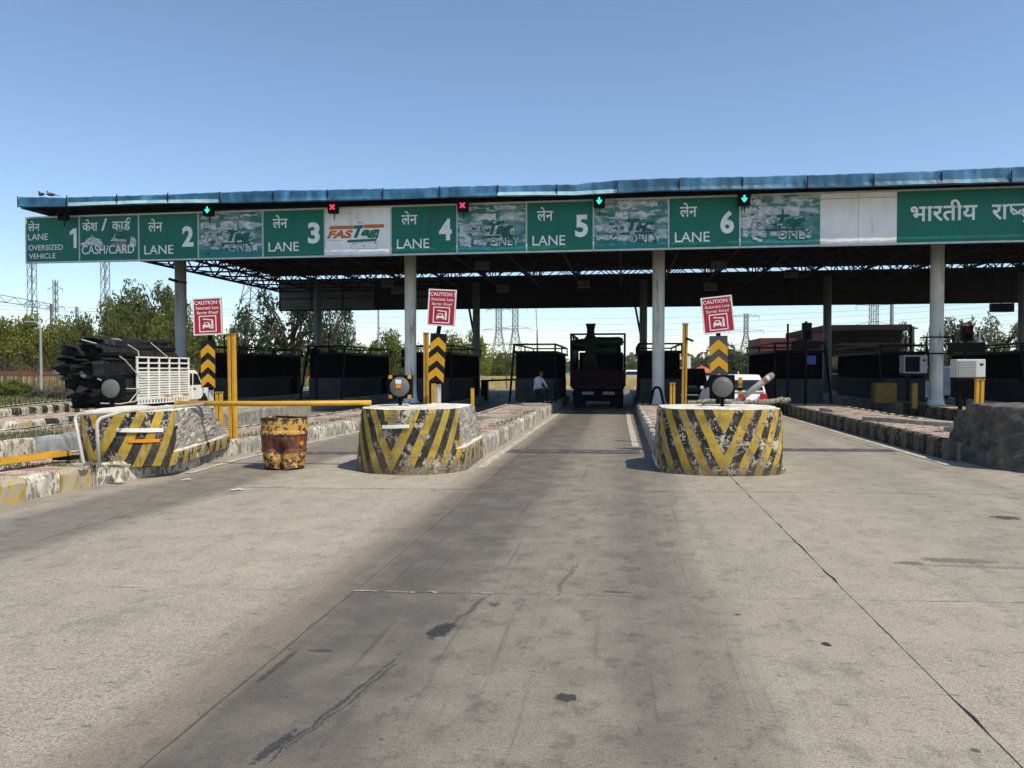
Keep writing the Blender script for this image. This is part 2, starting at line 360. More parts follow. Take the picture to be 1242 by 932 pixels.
# ------------------------------------------------------------------ mesh helpers
class MB:
    def __init__(s): s.v = []; s.f = []; s.m = []; s.cur = 0
    def add(s, vs, fs):
        b = len(s.v); s.v += [tuple(v) for v in vs]
        for f in fs: s.f.append(tuple(b + i for i in f)); s.m.append(s.cur)
        return s
    def box(s, c, d, rot=None):
        hx, hy, hz = d[0] / 2, d[1] / 2, d[2] / 2
        vs = [Vector((x * hx, y * hy, z * hz)) for z in (-1, 1) for y in (-1, 1) for x in (-1, 1)]
        if rot is not None: vs = [rot @ v for v in vs]
        return s.add([v + Vector(c) for v in vs], [(0, 2, 3, 1), (4, 5, 7, 6), (0, 1, 5, 4), (2, 6, 7, 3), (0, 4, 6, 2), (1, 3, 7, 5)])
    def bar(s, a, b, w, h=None):
        a, b = Vector(a), Vector(b); d = b - a; L = d.length
        if L < 1e-6: return s
        q = d.to_track_quat('Y', 'Z').to_matrix()
        return s.box((a + b) / 2, (w, L, h or w), q)
    def tube(s, pts, r, n=6, cap=True):
        pts = [Vector(p) for p in pts]; rings = []; up = None
        for i, p in enumerate(pts):
            t = (pts[min(i + 1, len(pts) - 1)] - pts[max(i - 1, 0)]).normalized()
            if up is None: up = t.orthogonal().normalized()
            up = (up - t * up.dot(t)).normalized(); bi = t.cross(up)
            rr = r[i] if isinstance(r, (list, tuple)) else r
            rings.append([p + (up * math.cos(2 * math.pi * k / n) + bi * math.sin(2 * math.pi * k / n)) * rr for k in range(n)])
        vs = [v for g in rings for v in g]; fs = []
        for i in range(len(pts) - 1):
            for k in range(n):
                fs.append((i * n + k, i * n + (k + 1) % n, (i + 1) * n + (k + 1) % n, (i + 1) * n + k))
        if cap: fs.append(tuple(range(n - 1, -1, -1))); fs.append(tuple((len(pts) - 1) * n + k for k in range(n)))
        return s.add(vs, fs)
    def prism(s, poly, fn, d0, d1):
        """poly: 2D outline (ccw); fn(a, b, d) -> 3D"""
        n = len(poly)
        vs = [fn(a, b, d0) for a, b in poly] + [fn(a, b, d1) for a, b in poly]
        fs = [tuple(range(n - 1, -1, -1)), tuple(range(n, 2 * n))] + [(i, (i + 1) % n, n + (i + 1) % n, n + i) for i in range(n)]
        return s.add(vs, fs)
    def lathe(s, prof, n=24, c=(0, 0, 0), axis='Z', fn=None):
        vs = []; fs = []
        for i, (r, h) in enumerate(prof):
            for k in range(n):
                a = 2 * math.pi * k / n; p = (r * math.cos(a), r * math.sin(a), h)
                if axis == 'Y': p = (p[0], h, p[1])
                if axis == 'X': p = (h, p[0], p[1])
                p = Vector(p)
                if fn: p = fn(p)
                vs.append(p + Vector(c))
        for i in range(len(prof) - 1):
            for k in range(n): fs.append((i * n + k, i * n + (k + 1) % n, (i + 1) * n + (k + 1) % n, (i + 1) * n + k))
        fs.append(tuple(range(n - 1, -1, -1))); fs.append(tuple((len(prof) - 1) * n + k for k in range(n)))
        return s.add(vs, fs)
    def mesh(s, name, mats, smooth=False):
        me = bpy.data.meshes.new(name); me.from_pydata(s.v, [], s.f)
        for m in (mats if isinstance(mats, (list, tuple)) else [mats]): me.materials.append(m)
        if any(s.m): me.polygons.foreach_set('material_index', s.m)
        bm = bmesh.new(); bm.from_mesh(me); bmesh.ops.recalc_face_normals(bm, faces=bm.faces); bm.to_mesh(me); bm.free()
        if smooth: me.polygons.foreach_set('use_smooth', [True] * len(me.polygons))
        me.update(); return me
    def build(s, name, mats, parent=None, loc=(0, 0, 0), rot=(0, 0, 0), smooth=False, bevel=0):
        return put(name, s.mesh(name, mats, smooth), parent, loc, rot, bevel)
def put(name, me, parent=None, loc=(0, 0, 0), rot=(0, 0, 0), bevel=0):
    o = bpy.data.objects.new(name, me); COL.objects.link(o); o.location = loc; o.rotation_euler = rot
    if parent: o.parent = parent
    if bevel:
        b = o.modifiers.new('bevel', 'BEVEL'); b.width = bevel; b.segments = 2; b.limit_method = 'ANGLE'; b.angle_limit = R(35)
    return o
def tag(o, label=None, cat=None, group=None, kind=None):
    if label: o['label'] = label
    if cat: o['category'] = cat
    if group: o['group'] = group
    if kind: o['kind'] = kind
    return o
def thing(name, label, cat, loc=(0, 0, 0), rotz=0, group=None):
    o = bpy.data.objects.new(name, None); COL.objects.link(o); o.location = loc; o.rotation_euler = (0, 0, rotz); o.empty_display_size = .3
    return tag(o, label, cat, group)
def copy_tree(o, parent=None):
    c = o.copy(); COL.objects.link(c); c.parent = parent
    for ch in list(o.children): copy_tree(ch, c)
    return c
def dup(o, label, loc, rotz=0, group=None, scale=None):
    c = copy_tree(o); c.location = loc; c.rotation_euler = (0, 0, rotz); c['label'] = label
    if group: c['group'] = group
    if scale: c.scale = scale
    return c
def rz(a): return Matrix.Rotation(a, 3, 'Z')
P = PLAIN

# text: default font outlines turned into meshes standing on a vertical face (towards -Y)
TCACHE = {}
def text_mesh(body, offset=0.0, shear=0.0, extr=.02):
    k = (body, offset, shear, extr)
    if k not in TCACHE:
        c = bpy.data.curves.new('lettering', 'FONT'); c.body = body; c.size = 1; c.offset = offset; c.shear = shear; c.extrude = extr; c.resolution_u = 4
        o = bpy.data.objects.new('tmp', c); COL.objects.link(o)
        bpy.context.view_layer.update()
        me = bpy.data.meshes.new_from_object(o.evaluated_get(bpy.context.evaluated_depsgraph_get()))
        bpy.data.objects.remove(o)
        if len(me.vertices):
            xs = [v.co.x for v in me.vertices]; ys = [v.co.y for v in me.vertices]
            x0, x1, y0, y1 = min(xs), max(xs), min(ys), max(ys)
            for v in me.vertices: v.co.x = (v.co.x - x0) / (x1 - x0); v.co.y = (v.co.y - y0) / (y1 - y0)
        TCACHE[k] = me
    return TCACHE[k]
def text(parent, body, x0, z0, wd, ht, y, mat, name='lettering', offset=0.0, shear=0.0, rot=(0, 0, 0)):
    me = text_mesh(body, offset, shear).copy(); me.materials.clear(); me.materials.append(mat)
    o = put(name, me, parent, (x0, y, z0), (R(90), 0, 0)); o.scale = (wd, ht, .25)
    return o
def stroke(mb, pts, w, y=0, th=.012):
    """flat brush stroke in the XZ plane, facing -Y"""
    pts = [Vector((p[0], 0, p[1])) for p in pts]; L = []; Rr = []
    for i, p in enumerate(pts):
        t = (pts[min(i + 1, len(pts) - 1)] - pts[max(i - 1, 0)]).normalized(); nrm = Vector((-t.z, 0, t.x)) * w / 2
        L.append(p + nrm); Rr.append(p - nrm)
    vs = []
    for yy in (y, y - th):
        for q in L: vs.append((q.x, yy, q.z))
        for q in Rr: vs.append((q.x, yy, q.z))
    n = len(pts); fs = []
    for i in range(n - 1):
        fs.append((2 * n + i, 2 * n + i + 1, 3 * n + i + 1, 3 * n + i))
        fs.append((i, n + i, n + i + 1, i + 1))
        fs.append((i, i + 1, 2 * n + i + 1, 2 * n + i)); fs.append((n + i, 3 * n + i, 3 * n + i + 1, n + i + 1))
    fs.append((0, 2 * n, 3 * n, n)); fs.append((n - 1, 2 * n - 1, 4 * n - 1, 3 * n - 1))
    mb.add(vs, fs)
def plate(mb, poly, y, th=.008):
    mb.prism(poly, lambda a, b, d: (a, d, b), y, y - th)

# ------------------------------------------------------------------ ground, road slabs
gb = MB(); gb.add([(-2500, -300, -.08), (2500, -300, -.08), (2500, 4500, -.08), (-2500, 4500, -.08)], [(0, 1, 2, 3)])
tag(gb.build('ground', MAT_GROUND), kind='structure')
rb = MB(); rb.add([(-24, -12, -.014), (26, -12, -.014), (26, 420, -.014), (-24, 420, -.014)], [(0, 1, 2, 3)])
far_road = tag(rb.build('road', P['joint']), kind='structure')
fr = MB(); fr.add([(-24, 60.5, -.006), (26, 60.5, -.006), (26, 420, -.006), (-24, 420, -.006)], [(0, 1, 2, 3)])
fr.build('road_surface', MAT_ROAD, far_road)
SK = .085
xs = [-24, -20.5, -16.8, -13.1, -9.45, -5.75, -2.03, 1.69, 5.42, 9.15, 12.9, 16.6, 20.3, 26]
ys = [-9.3, -4.25, .78, 5.8, 10.83, 15.85, 20.85, 25.85, 30.85, 35.85, 40.85, 45.85, 50.85, 55.85, 60.3]
for i in range(len(xs) - 1):
    for j in range(len(ys) - 1):
        g_ = .0042; e = .007
        dz = rnd.uniform(-.003, .003); near = ys[j] < 17
        n_ = 26 if near and -6 < xs[i] < 6 else 2
        gx = .003; gy = .008
        cs = [(xs[i] + gx, ys[j] + gy), (xs[i + 1] - gx, ys[j] + gy), (xs[i + 1] - gx, ys[j + 1] - gy), (xs[i] + gx, ys[j + 1] - gy)]
        top = []; bot = []
        for q in range(4):
            (ax, ay), (bx, by) = cs[q], cs[(q + 1) % 4]; inx, iny = ((0, 1), (-1, 0), (0, -1), (1, 0))[q]
            for k in range(n_):
                f = k / n_; jj = max(0, rnd.gauss(0, .0035)) + (rnd.uniform(.008, .022) if near and rnd.random() < .07 else 0) if k else 0
                x = ax + (bx - ax) * f + inx * jj; y = ay + (by - ay) * f + iny * jj
                top.append((x, y + SK * x, dz)); bot.append((x, y + SK * x, -.016))
        n4 = len(top); sb = MB(); sb.add(top + bot, [tuple(range(n4))] + [(k, n4 + k, n4 + (k + 1) % n4, (k + 1) % n4) for k in range(n4)])
        sb.build('concrete_slab', MAT_ROAD, far_road)
def blob(mb, cx, cy, rx, ry, ang, z, n=18, jag=.3, seed=0):
    rr = random.Random(seed); vs = [(cx, cy, z)]
    for k in range(n):
        a = 2 * math.pi * k / n; q = 1 + rr.uniform(-jag, jag)
        x, y = rx * q * math.cos(a), ry * q * math.sin(a)
        vs.append((cx + x * math.cos(ang) - y * math.sin(ang), cy + x * math.sin(ang) + y * math.cos(ang), z))
    mb.add(vs, [(0, 1 + k, 1 + (k + 1) % n) for k in range(n)])
for k in range(12):     # chipped arris along the cross joint
    x = rnd.uniform(-2.1, -1.55) if k < 9 else rnd.uniform(-1.5, -.9); cb = MB(); y = 5.8 + SK * x + rnd.uniform(-.02, .02)
    blob(cb, x, y, rnd.uniform(.015, .06), rnd.uniform(.006, .014), 0, .0062 + rnd.uniform(0, .001), 8, .4, k); cb.build('joint_chip', P['crack'], far_road)
for (x0, x1, yc, w_) in ((-2.45, .35, 15.95, .62), (2.75, 5.8, 16.55, .55), (-7.3, -4.6, 15.35, .45)):  # thin dark sheets with ragged edges laid across the lanes
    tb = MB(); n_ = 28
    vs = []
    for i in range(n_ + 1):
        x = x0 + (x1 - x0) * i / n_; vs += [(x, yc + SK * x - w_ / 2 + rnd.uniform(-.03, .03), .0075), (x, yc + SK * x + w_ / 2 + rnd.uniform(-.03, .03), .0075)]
    tb.add(vs, [(2 * i, 2 * i + 2, 2 * i + 3, 2 * i + 1) for i in range(n_)]); tb.build('dark_strip', P['strip'], far_road)
for pts in ([(-7.0, 11.6), (-7.15, 13.5), (-7.1, 20), (-6.9, 29)], [(-2.42, 13), (-2.45, 22), (-2.45, 31)], [(.28, 17), (.22, 24), (.2, 31)], [(5.72, 14.5), (5.72, 22), (5.72, 31)], [(6.3, 13.3), (6.9, 12.9), (7.6, 12.75)]):
    lb = MB(); vs = []
    for x, y in pts: vs += [(x - .075, y, .0085), (x + .075, y + .02, .0085)]
    lb.add(vs, [(2 * i, 2 * i + 1, 2 * i + 3, 2 * i + 2) for i in range(len(pts) - 1)]); lb.build('edge_line', P['roadpaint'], far_road)
for (x, y) in ((-5.35, 10.1), (-6.6, 10.9)):
    lb = MB(); blob(lb, x, y, .085, .045, .3, .012, 9, .4, int(x * 10)); blob(lb, x + .02, y, .05, .03, .3, .03, 9, .4, 3)
    tag(lb.build('litter', P['litter']), 'crumpled white litter on the road near the kerb in front of the striped block' if x < -6 else 'flat white scrap of paper lying on the road in front of the drum', 'litter')

# ------------------------------------------------------------------ traffic islands: kerb stones, pavers
def lerp_poly(poly, y):
    for (x0, y0), (x1, y1) in zip(poly, poly[1:]):
        if y <= y1: return x0 + (x1 - x0) * max(0, (y - y0)) / (y1 - y0)
    return poly[-1][0]
def stone_mesh(h, mat, tone, seed):
    """one kerb stone, 1 long (y), outer face at x = 0, rounded outer arris"""
    rr = random.Random(seed); mb = MB()
    prof = [(-.17, -.04), (0, -.04), (0, h - .07), (-.018, h - .022), (-.06, h), (-.17, h)]
    n = 4; vs = []
    for i in range(n + 1):
        y = -.5 + i / n
        e = .015 if i in (0, n) else 0
        for k, (a, b) in enumerate(prof):
            j = rr.uniform(-.014, .014) if k in (2, 3, 4) else rr.uniform(-.006, .006)
            vs.append((a + j - (e if k in (1, 2, 3) else 0), y, b + (j * .7 - (e * .6 if k >= 2 else 0) if k != 0 else 0)))
    m = len(prof); fs = []
    for i in range(n):
        for k in range(m - 1): fs.append((i * m + k, i * m + k + 1, (i + 1) * m + k + 1, (i + 1) * m + k))
    fs.append(tuple(range(m))); fs.append(tuple(n * m + k for k in range(m - 1, -1, -1)))
    mb.add(vs, fs); return mb.mesh('kerb_stone', mat)
STONES = {}
def kerb(parent, poly, side, h, y0, y1, step, pattern, gap=.012):
    y = y0; i = 0
    while y < y1 - .1:
        mk = pattern(i, y); key = (round(h, 2), mk, i % 4)
        if key not in STONES: STONES[key] = stone_mesh(h, P[mk], mk, i % 4)
        ye = min(y + step, y1)
        a = Vector((lerp_poly(poly, y), y)); b = Vector((lerp_poly(poly, ye), ye)); d = b - a
        o = put('kerb_stone', STONES[key], parent, ((a.x + b.x) / 2, (a.y + b.y) / 2, 0), (0, 0, math.atan2(-d.x, d.y)))
        o.scale = (side, d.length - gap, 1)
        y = ye; i += 1
def pavers(parent, lp, rp, h, y0, y1, a=.235, b=.118, kind='stuff', mat='paver', inset=.19):
    mb = MB(); y = y0; r_ = 0; objs = 0
    share = None
    while y < y1:
        xl, xr = lerp_poly(lp, y) + inset, lerp_poly(rp, y) - inset
        x = xl - (a / 2 if r_ % 2 else 0)
        while x < xr:
            x0, x1 = max(x, xl), min(x + a, xr)
            if x1 - x0 > .05:
                dz = rnd.uniform(-.008, .008); t = rnd.uniform(-.01, .01)
                g_ = .006
                vs = [(x0 + g_, y + g_, h - .05), (x1 - g_, y + g_, h - .05), (x1 - g_, y + b - g_, h - .05), (x0 + g_, y + b - g_, h - .05)]
                vs += [(v[0], v[1], h - .02 + dz + t * (1 if v[0] > x0 + .03 else -1)) for v in vs]
                fs = [(4, 5, 6, 7), (0, 1, 5, 4), (1, 2, 6, 5), (2, 3, 7, 6), (3, 0, 4, 7)]
                if kind == 'stuff':
                    if rnd.random() > .03: mb.add(vs, fs)
                else:
                    q = MB(); q.add(vs, fs); q.build('paver', P[mat], parent)
            x += a
        y += b; r_ += 1
    if kind == 'stuff': tag(mb.build('paving', P[mat], parent), kind='stuff')
def grass_tufts(parent, spots, h, name='grass'):
    mb = MB(); rr = random.Random(int(spots[0][0] * 100) + 5)
    for (x, y, rx, ry, n, hh) in spots:
        for k in range(n):
            a = rr.uniform(0, 6.28); q = rr.random() ** .5; px, py = x + rx * q * math.cos(a), y + ry * q * math.sin(a)
            l = hh * rr.uniform(.4, 1.2); t = rr.uniform(0, 6.28); b = rr.uniform(.1, .6) * l; wd = rr.uniform(.006, .014)
            dx, dy = math.cos(t), math.sin(t)
            mb.add([(px - dy * wd, py + dx * wd, h), (px + dy * wd, py - dx * wd, h), (px + dx * b, py + dy * b, h + l)], [(0, 1, 2)])
    return tag(mb.build(name, P['grass'], parent), kind='stuff')
def island(lp, rp, h, y0, y1, pat_l, pat_r, step=.55, yk=31.5, pave=(13, 31), front=True):
    root = MB(); n = 40; vs = []
    ysr = [y0 + (y1 - y0) * i / n for i in range(n + 1)]
    for y in ysr:
        xl, xr = lerp_poly(lp, y) + .16, lerp_poly(rp, y) - .16
        vs += [(xl, y, -.05), (xr, y, -.05), (xr, y, h - .045), (xl, y, h - .045)]
    fs = [(0, 1, 2, 3), (4 * n + 3, 4 * n + 2, 4 * n + 1, 4 * n)]
    for i in range(n):
        for k in range(4): fs.append((4 * i + k, 4 * (i + 1) + k, 4 * (i + 1) + (k + 1) % 4, 4 * i + (k + 1) % 4))
    root.add(vs, fs); o = tag(root.build('traffic_island', P['sand']), kind='structure')
    kerb(o, rp, 1, h, y0, yk, step, pat_r); kerb(o, lp, -1, h, y0, yk, step, pat_l)
    if yk < y1 - .2: kerb(o, rp, 1, h, yk, y1, 3.0, lambda i, y: 'kg'); kerb(o, lp, -1, h, yk, y1, 3.0, lambda i, y: 'kg')
    if pave: pavers(o, lp, rp, h, *pave)
    return o
bw = lambda a, b: (lambda i, y: a if i % 2 else b)
HI = .36
iD = island([(-4.45, 11), (-4.55, 60)], [(-2.66, 11), (-2.7, 60)], HI, 13.2, 55, bw('kg', 'kw'), lambda i, y: ('kw', 'kg', 'kw', 'kg', 'kg')[i % 5], .6, pave=(14.2, 31))
iE = island([(.60, 11), (.45, 60)], [(2.60, 11), (2.55, 60)], HI, 13.6, 55, bw('kg', 'kw'), bw('kb', 'kw'), .6, pave=(15, 31))
iF = island([(6.0, 12), (5.94, 60)], [(8.0, 12), (7.95, 60)], HI + .02, 15.3, 55, bw('kb', 'kd'), bw('kb', 'kw'), .36, pave=(15.6, 31))
iG = island([(10.7, 12), (10.65, 60)], [(12.8, 12), (12.75, 60)], HI + .04, 21.5, 55, bw('kb', 'kd'), bw('kb', 'kw'), .4, pave=(22, 31))
lC = [(-9.75, 3), (-9.6, 10), (-9.35, 12), (-9.25, 60)]; rC = [(-7.62, 3), (-7.66, 10.1), (-7.22, 11.9), (-7.72, 14.2), (-7.5, 14.9), (-7.2, 20), (-7.2, 60)]
iC = island(lC, rC, .30, 4, 55, bw('kg', 'kw'), lambda i, y: (('kw', 'ky')[i % 2] if y < 10 else 'kw') if y < 12 else ('kg', 'kw', 'kg')[i % 3], .62, pave=None)
pavers(iC, lC, rC, .30, 7.4, 10.35, .30, .21, kind='part'); pavers(iC, lC, rC, .30, 10.4, 31)
rB = [(-11.3, 9), (-11.1, 12.4), (-11.0, 14), (-12.3, 28), (-12.4, 60)]; lB = [(-13.2, 9), (-13.2, 14), (-14.3, 28), (-14.4, 60)]
iB = island(lB, rB, .40, 9, 55, bw('kg', 'kw'), lambda i, y: ('kgrey' if 12.5 < y < 13.9 else 'kw' if y < 12.5 else 'ky' if y < 14.6 else 'kg'), .7, pave=(14.5, 31))
rA = [(-15.6, 14), (-15.05, 17.3), (-14.9, 18.6), (-15.3, 22)]; lA = [(-17.0, 14), (-16.9, 18.6), (-17.2, 22)]
rA2 = [(-17.3, 31), (-17.3, 60)]; lA2 = [(-19.3, 31), (-19.3, 60)]
iA2 = island(lA2, rA2, .36, 31.2, 55, bw('kg', 'kw'), bw('kb', 'kg'), .42, pave=None)
iA = island(lA, rA, .40, 14, 21.3, bw('kg', 'kw'), lambda i, y: (('ky', 'kw')[i % 2] if y < 17.8 else ('kb', 'kg')[i % 2]), .42, yk=21.3, pave=(14, 21.2))
rZ = [(-19.6, 19), (-19.6, 23), (-20.6, 26.5), (-22.6, 34), (-22.8, 60)]; lZ = [(-21, 19), (-21, 23), (-22.4, 26.5), (-24, 34), (-24, 60)]
iZ = island(lZ, rZ, .42, 19, 60, bw('kg', 'kw'), lambda i, y: (('ky', 'kw')[i % 2] if y < 21.6 else ('kb', 'kw')[i % 2]), .42, pave=None)
grass_tufts(iD, [(-2.95, 18.5, .25, 1.6, 260, .07), (-2.9, 22, .2, 3, 300, .08), (-3.1, 24.5, .5, 1.6, 200, .07), (-3.9, 20, .4, .6, 150, .06)], HI - .03)
grass_tufts(iC, [(-7.9, 16.5, .3, 2.2, 600, .10), (-7.9, 20.5, .3, 2.5, 500, .09), (-7.6, 12.3, .2, .5, 250, .09), (-8.0, 10.4, .5, .35, 380, .08), (-9.0, 9.9, .5, .5, 300, .09), (-8.6, 10.2, .9, .15, 300, .07), (-7.9, 9.4, .1, 1.0, 160, .05)], .26)
grass_tufts(iB, [(-11.9, 13.4, .7, 1.3, 900, .10), (-11.9, 15.8, .8, 1.6, 900, .10), (-12.5, 11.5, .7, 1.2, 700, .1)], .36)
grass_tufts(iF, [(6.9, 18, .5, .5, 60, .05), (6.6, 22, .4, 1.2, 100, .05)], HI - .03)

# concrete planks, rubble lying on the islands
def rubble(name, label, cat, x, y, z, sx, sy, sz, ang, seed=1, mat='debris', tilt=0):
    rr = random.Random(seed); bm = bmesh.new(); bmesh.ops.create_cube(bm, size=1); bmesh.ops.subdivide_edges(bm, edges=bm.edges, cuts=2, use_grid_fill=True)
    for v in bm.verts:
        v.co.x *= sx; v.co.y *= sy; v.co.z = (v.co.z + .5) * sz
        k = min(sx, sy, sz) * .16; v.co += Vector((rr.uniform(-k, k), rr.uniform(-k, k), rr.uniform(-k, k) if v.co.z > .01 else 0))
    me = bpy.data.meshes.new(name); bm.to_mesh(me); bm.free(); me.materials.append(P[mat])
    return tag(put(name, me, None, (x, y, z), (tilt, 0, ang)), label, cat)
rubble('concrete_plank', 'pale concrete plank lying across the brick island left of the green loaded lorry', 'plank', -3.55, 20.9, HI - .02, 1.35, .30, .09, .06, 1)
rubble('concrete_plank', 'thin concrete plank at the far end of the lit brick island, by the booth shadow', 'plank', -3.2, 28.4, HI - .02, 1.0, .3, .09, -.05, 2)
rubble('concrete_plank', 'long cream concrete plank lying on the right hand brick island', 'plank', 7.05, 20.2, HI, .45, 2.6, .10, .55, 3)
rubble('concrete_plank', 'short broken concrete plank beside the rough end of the right hand block', 'plank', 7.25, 17.2, HI, .35, 1.4, .10, .3, 4)
rubble('concrete_lump', 'dark lump of broken concrete on the right hand brick island by the cream plank', 'rubble', 6.9, 16.9, HI, .3, .3, .22, .5, 5)
rubble('concrete_lump', 'flat broken slab piece on the right hand island edge near the white boom end', 'rubble', 6.5, 25.5, HI, .3, .9, .09, .2, 6)
rubble('concrete_lump', 'broken grey lump at the foot of the bent white pipe by the striped block', 'rubble', -7.72, 10.0, .26, .22, .2, .09, .2, 7)
rubble('concrete_lump', 'thin grey slab scrap at the base of the left striped block', 'rubble', -7.32, 10.35, .26, .3, .12, .04, -.2, 8)

# ------------------------------------------------------------------ crash blocks at the island heads
def crash_block(loc, rot, wd, ln, ht, nose, mat, label, plinth=.40, seed=1, bare=None, z0=0):
    rr = random.Random(seed); t = thing('crash_block', label, 'concrete block', loc, rot)
    def outline(sc, n=26, extra=0):
        pts = []
        hw = wd / 2 * sc + extra
        for i in range(n + 1):
            a = math.pi * i / n
            pts.append((-math.cos(a) * hw, nose - max(0.0, math.sin(a)) ** .8 * (nose + extra)))
        m = 26
        for i in range(1, m): pts.append((hw, nose + (ln - nose) * i / m))
        for i in range(6): pts.append((hw - 2 * hw * i / 5, ln))
        for i in range(m - 1, 0, -1): pts.append((-hw, nose + (ln - nose) * i / m))
        return pts
    rows = 24; mb = MB(); base = outline(1); n = len(base); vs = []
    def hmax(y):   # the rear of the block is broken down towards the island
        k = max(0.0, (y - ln * .66) / (ln * .34)); return ht - (ht - plinth - .08) * min(1, k) ** 1.3
    for j in range(rows + 1):
        f = j / rows
        for i, (x, y) in enumerate(base):
            top = hmax(y); z = z0 + (top - z0) * f; edge = 1 - .02 * max(0, f - .9) * 10
            tp = 1 - .035 * f
            v = Vector((x * edge * tp, nose + (y - nose) * edge * (1 - .02 * f), z))
            s = noise.noise(Vector((x * 2.1 + seed * 7, y * 2.1, z * 3))) * .03
            k = 1 if y > nose * .95 else .35
            s += noise.noise(Vector((x * 7 + seed * 3, y * 6, z * 9))) * .028 * k * (3.2 if seed == 4 else 1)
            if y > nose * .95 or seed == 4: s += (noise.noise(Vector((x * 9, y * 9 + seed, z * 26))) * .022 + noise.noise(Vector((x * 18, y * 18, z * 40 + seed))) * .012)
            d = Vector((x, (y - ln / 2) * .7, 0)).normalized()
            vs.append(v + d * s * (1 if j > 0 else .6) + Vector((0, 0, s * .4 if j == rows else 0)))
    fs = []
    for j in range(rows):
        for i in range(n): fs.append((j * n + i, j * n + (i + 1) % n, (j + 1) * n + (i + 1) % n, (j + 1) * n + i))
    # inset top rings then cap, gently crowned
    b = rows * n; prev = b
    for k, sc in enumerate((.93, .6, .25)):
        ring = len(vs)
        for i in range(n):
            v = vs[b + i]; c = Vector((0, ln * .45, 0)); q = c + (v - c) * sc; q.z = v.z + .012 * (k + 1) - (.004 if k == 0 else 0)
            if sc < .5: q.z = max(q.z, hmax(ln * .45) - .01)
            vs.append(q)
        for i in range(n): fs.append((prev + i, prev + (i + 1) % n, ring + (i + 1) % n, ring + i))
        prev = ring
    fs.append(tuple(prev + i for i in range(n)))
    mb.add(vs, fs); mb.build('body', mat, t)
    pb = MB(); pv = []; po = [(x, y) for (x, y) in outline(1.0, extra=.05) if True]
    for j, zz in enumerate((z0 - .02, plinth - .10, plinth - .03, plinth)):
        for (x, y) in po:
            q = (.0, .0, -.015, -.06)[j]; s = noise.noise(Vector((x * 5, y * 5 + seed, zz * 4))) * .018
            d = Vector((x, y - ln / 2, 0)).normalized(); pv.append((x + d.x * (q + s), y + d.y * (q + s) + (.10 if y < nose else 0), zz))
    m = len(po); fs = [(j * m + i, j * m + (i + 1) % m, (j + 1) * m + (i + 1) % m, (j + 1) * m + i) for j in range(3) for i in range(m)]
    fs.append(tuple(3 * m + i for i in range(m)))
    pb.add(pv, fs); pb.build('plinth', mat, t)
    return t
b1 = crash_block((-7.66, 10.75, 0), R(13), 1.46, 3.35, 1.04, .55, BLOCKM[0], 'striped concrete block with orange tape and bare plaster flank, beside the white bent pipe', .42, 1, z0=.2)
b2 = crash_block((-3.52, 11.92, 0), R(2), 1.80, 2.9, 1.05, .85, BLOCKM[1], 'flaking striped concrete block with one white tape strip and the sticker covered lamp on top', .42, 2)
b3 = crash_block((1.60, 12.55, 0), 0, 2.02, 2.5, 1.055, .62, BLOCKM[2], 'striped concrete block right of the middle lane below the tilted caution sign', .10, 3)
MAT_ROUGH = M('rough_dark_plaster', (.12, .108, .09), .95, .45, 4, (.05, .045, .038), .38, .78, 5, bump=1.0, bscale=10)
b4 = crash_block((7.25, 13.6, 0), 0, 1.96, 2.6, 1.06, .62, BLOCKM[2], 'rough broken concrete block cut off by the right edge of the photo', .30, 4)
for ch in b4.children: ch.data.materials.clear(); ch.data.materials.append(MAT_ROUGH)
rubble('plaster_patch', 'spalled yellowish patch of plaster at the front of the broken right hand block', 'rubble', 6.95, 13.5, .30, .35, .18, .42, .3, 12, 'ky')
def tape(parent, x, z, wd, ht, mat, y, rot=0, ang=0):
    mb = MB(); mb.box((0, 0, 0), (wd, .012, ht)); mb.build('tape_strip', P[mat], parent, (x, y, z), (0, ang, rot))
def nose_y(b_nose, hw, x): return b_nose * (1 - max(0, 1 - (x / hw) ** 2) ** .4)
def tape_arc(parent, wd_, nose, x0, x1, z, ht, mat, tilt=0.0):
    mb = MB(); n = 10; vs = []
    for i in range(n + 1):
        x = x0 + (x1 - x0) * i / n; y = nose_y(nose, wd_ / 2 * .985, x) - .022
        for yy in (y, y + .03):
            vs += [(x, yy, z + tilt * (x - x0) - ht / 2), (x, yy, z + tilt * (x - x0) + ht / 2)]
    fs = []
    for i in range(n):
        a = 4 * i; fs += [(a, a + 4, a + 5, a + 1), (a + 1, a + 5, a + 7, a + 3), (a + 2, a + 3, a + 7, a + 6), (a, a + 2, a + 6, a + 4)]
    fs += [(0, 1, 3, 2), (4 * n, 4 * n + 2, 4 * n + 3, 4 * n + 1)]
    mb.add(vs, fs); mb.build('tape_strip', P[mat], parent)
tape_arc(b2, 1.80, .85, -.31, .14, .77, .055, 'tapew', .04)
tape_arc(b1, 1.46, .55, .02, .62, .77, .06, 'tapew', -.03); tape_arc(b1, 1.46, .55, .18, .58, .60, .05, 'tapeo', -.02)

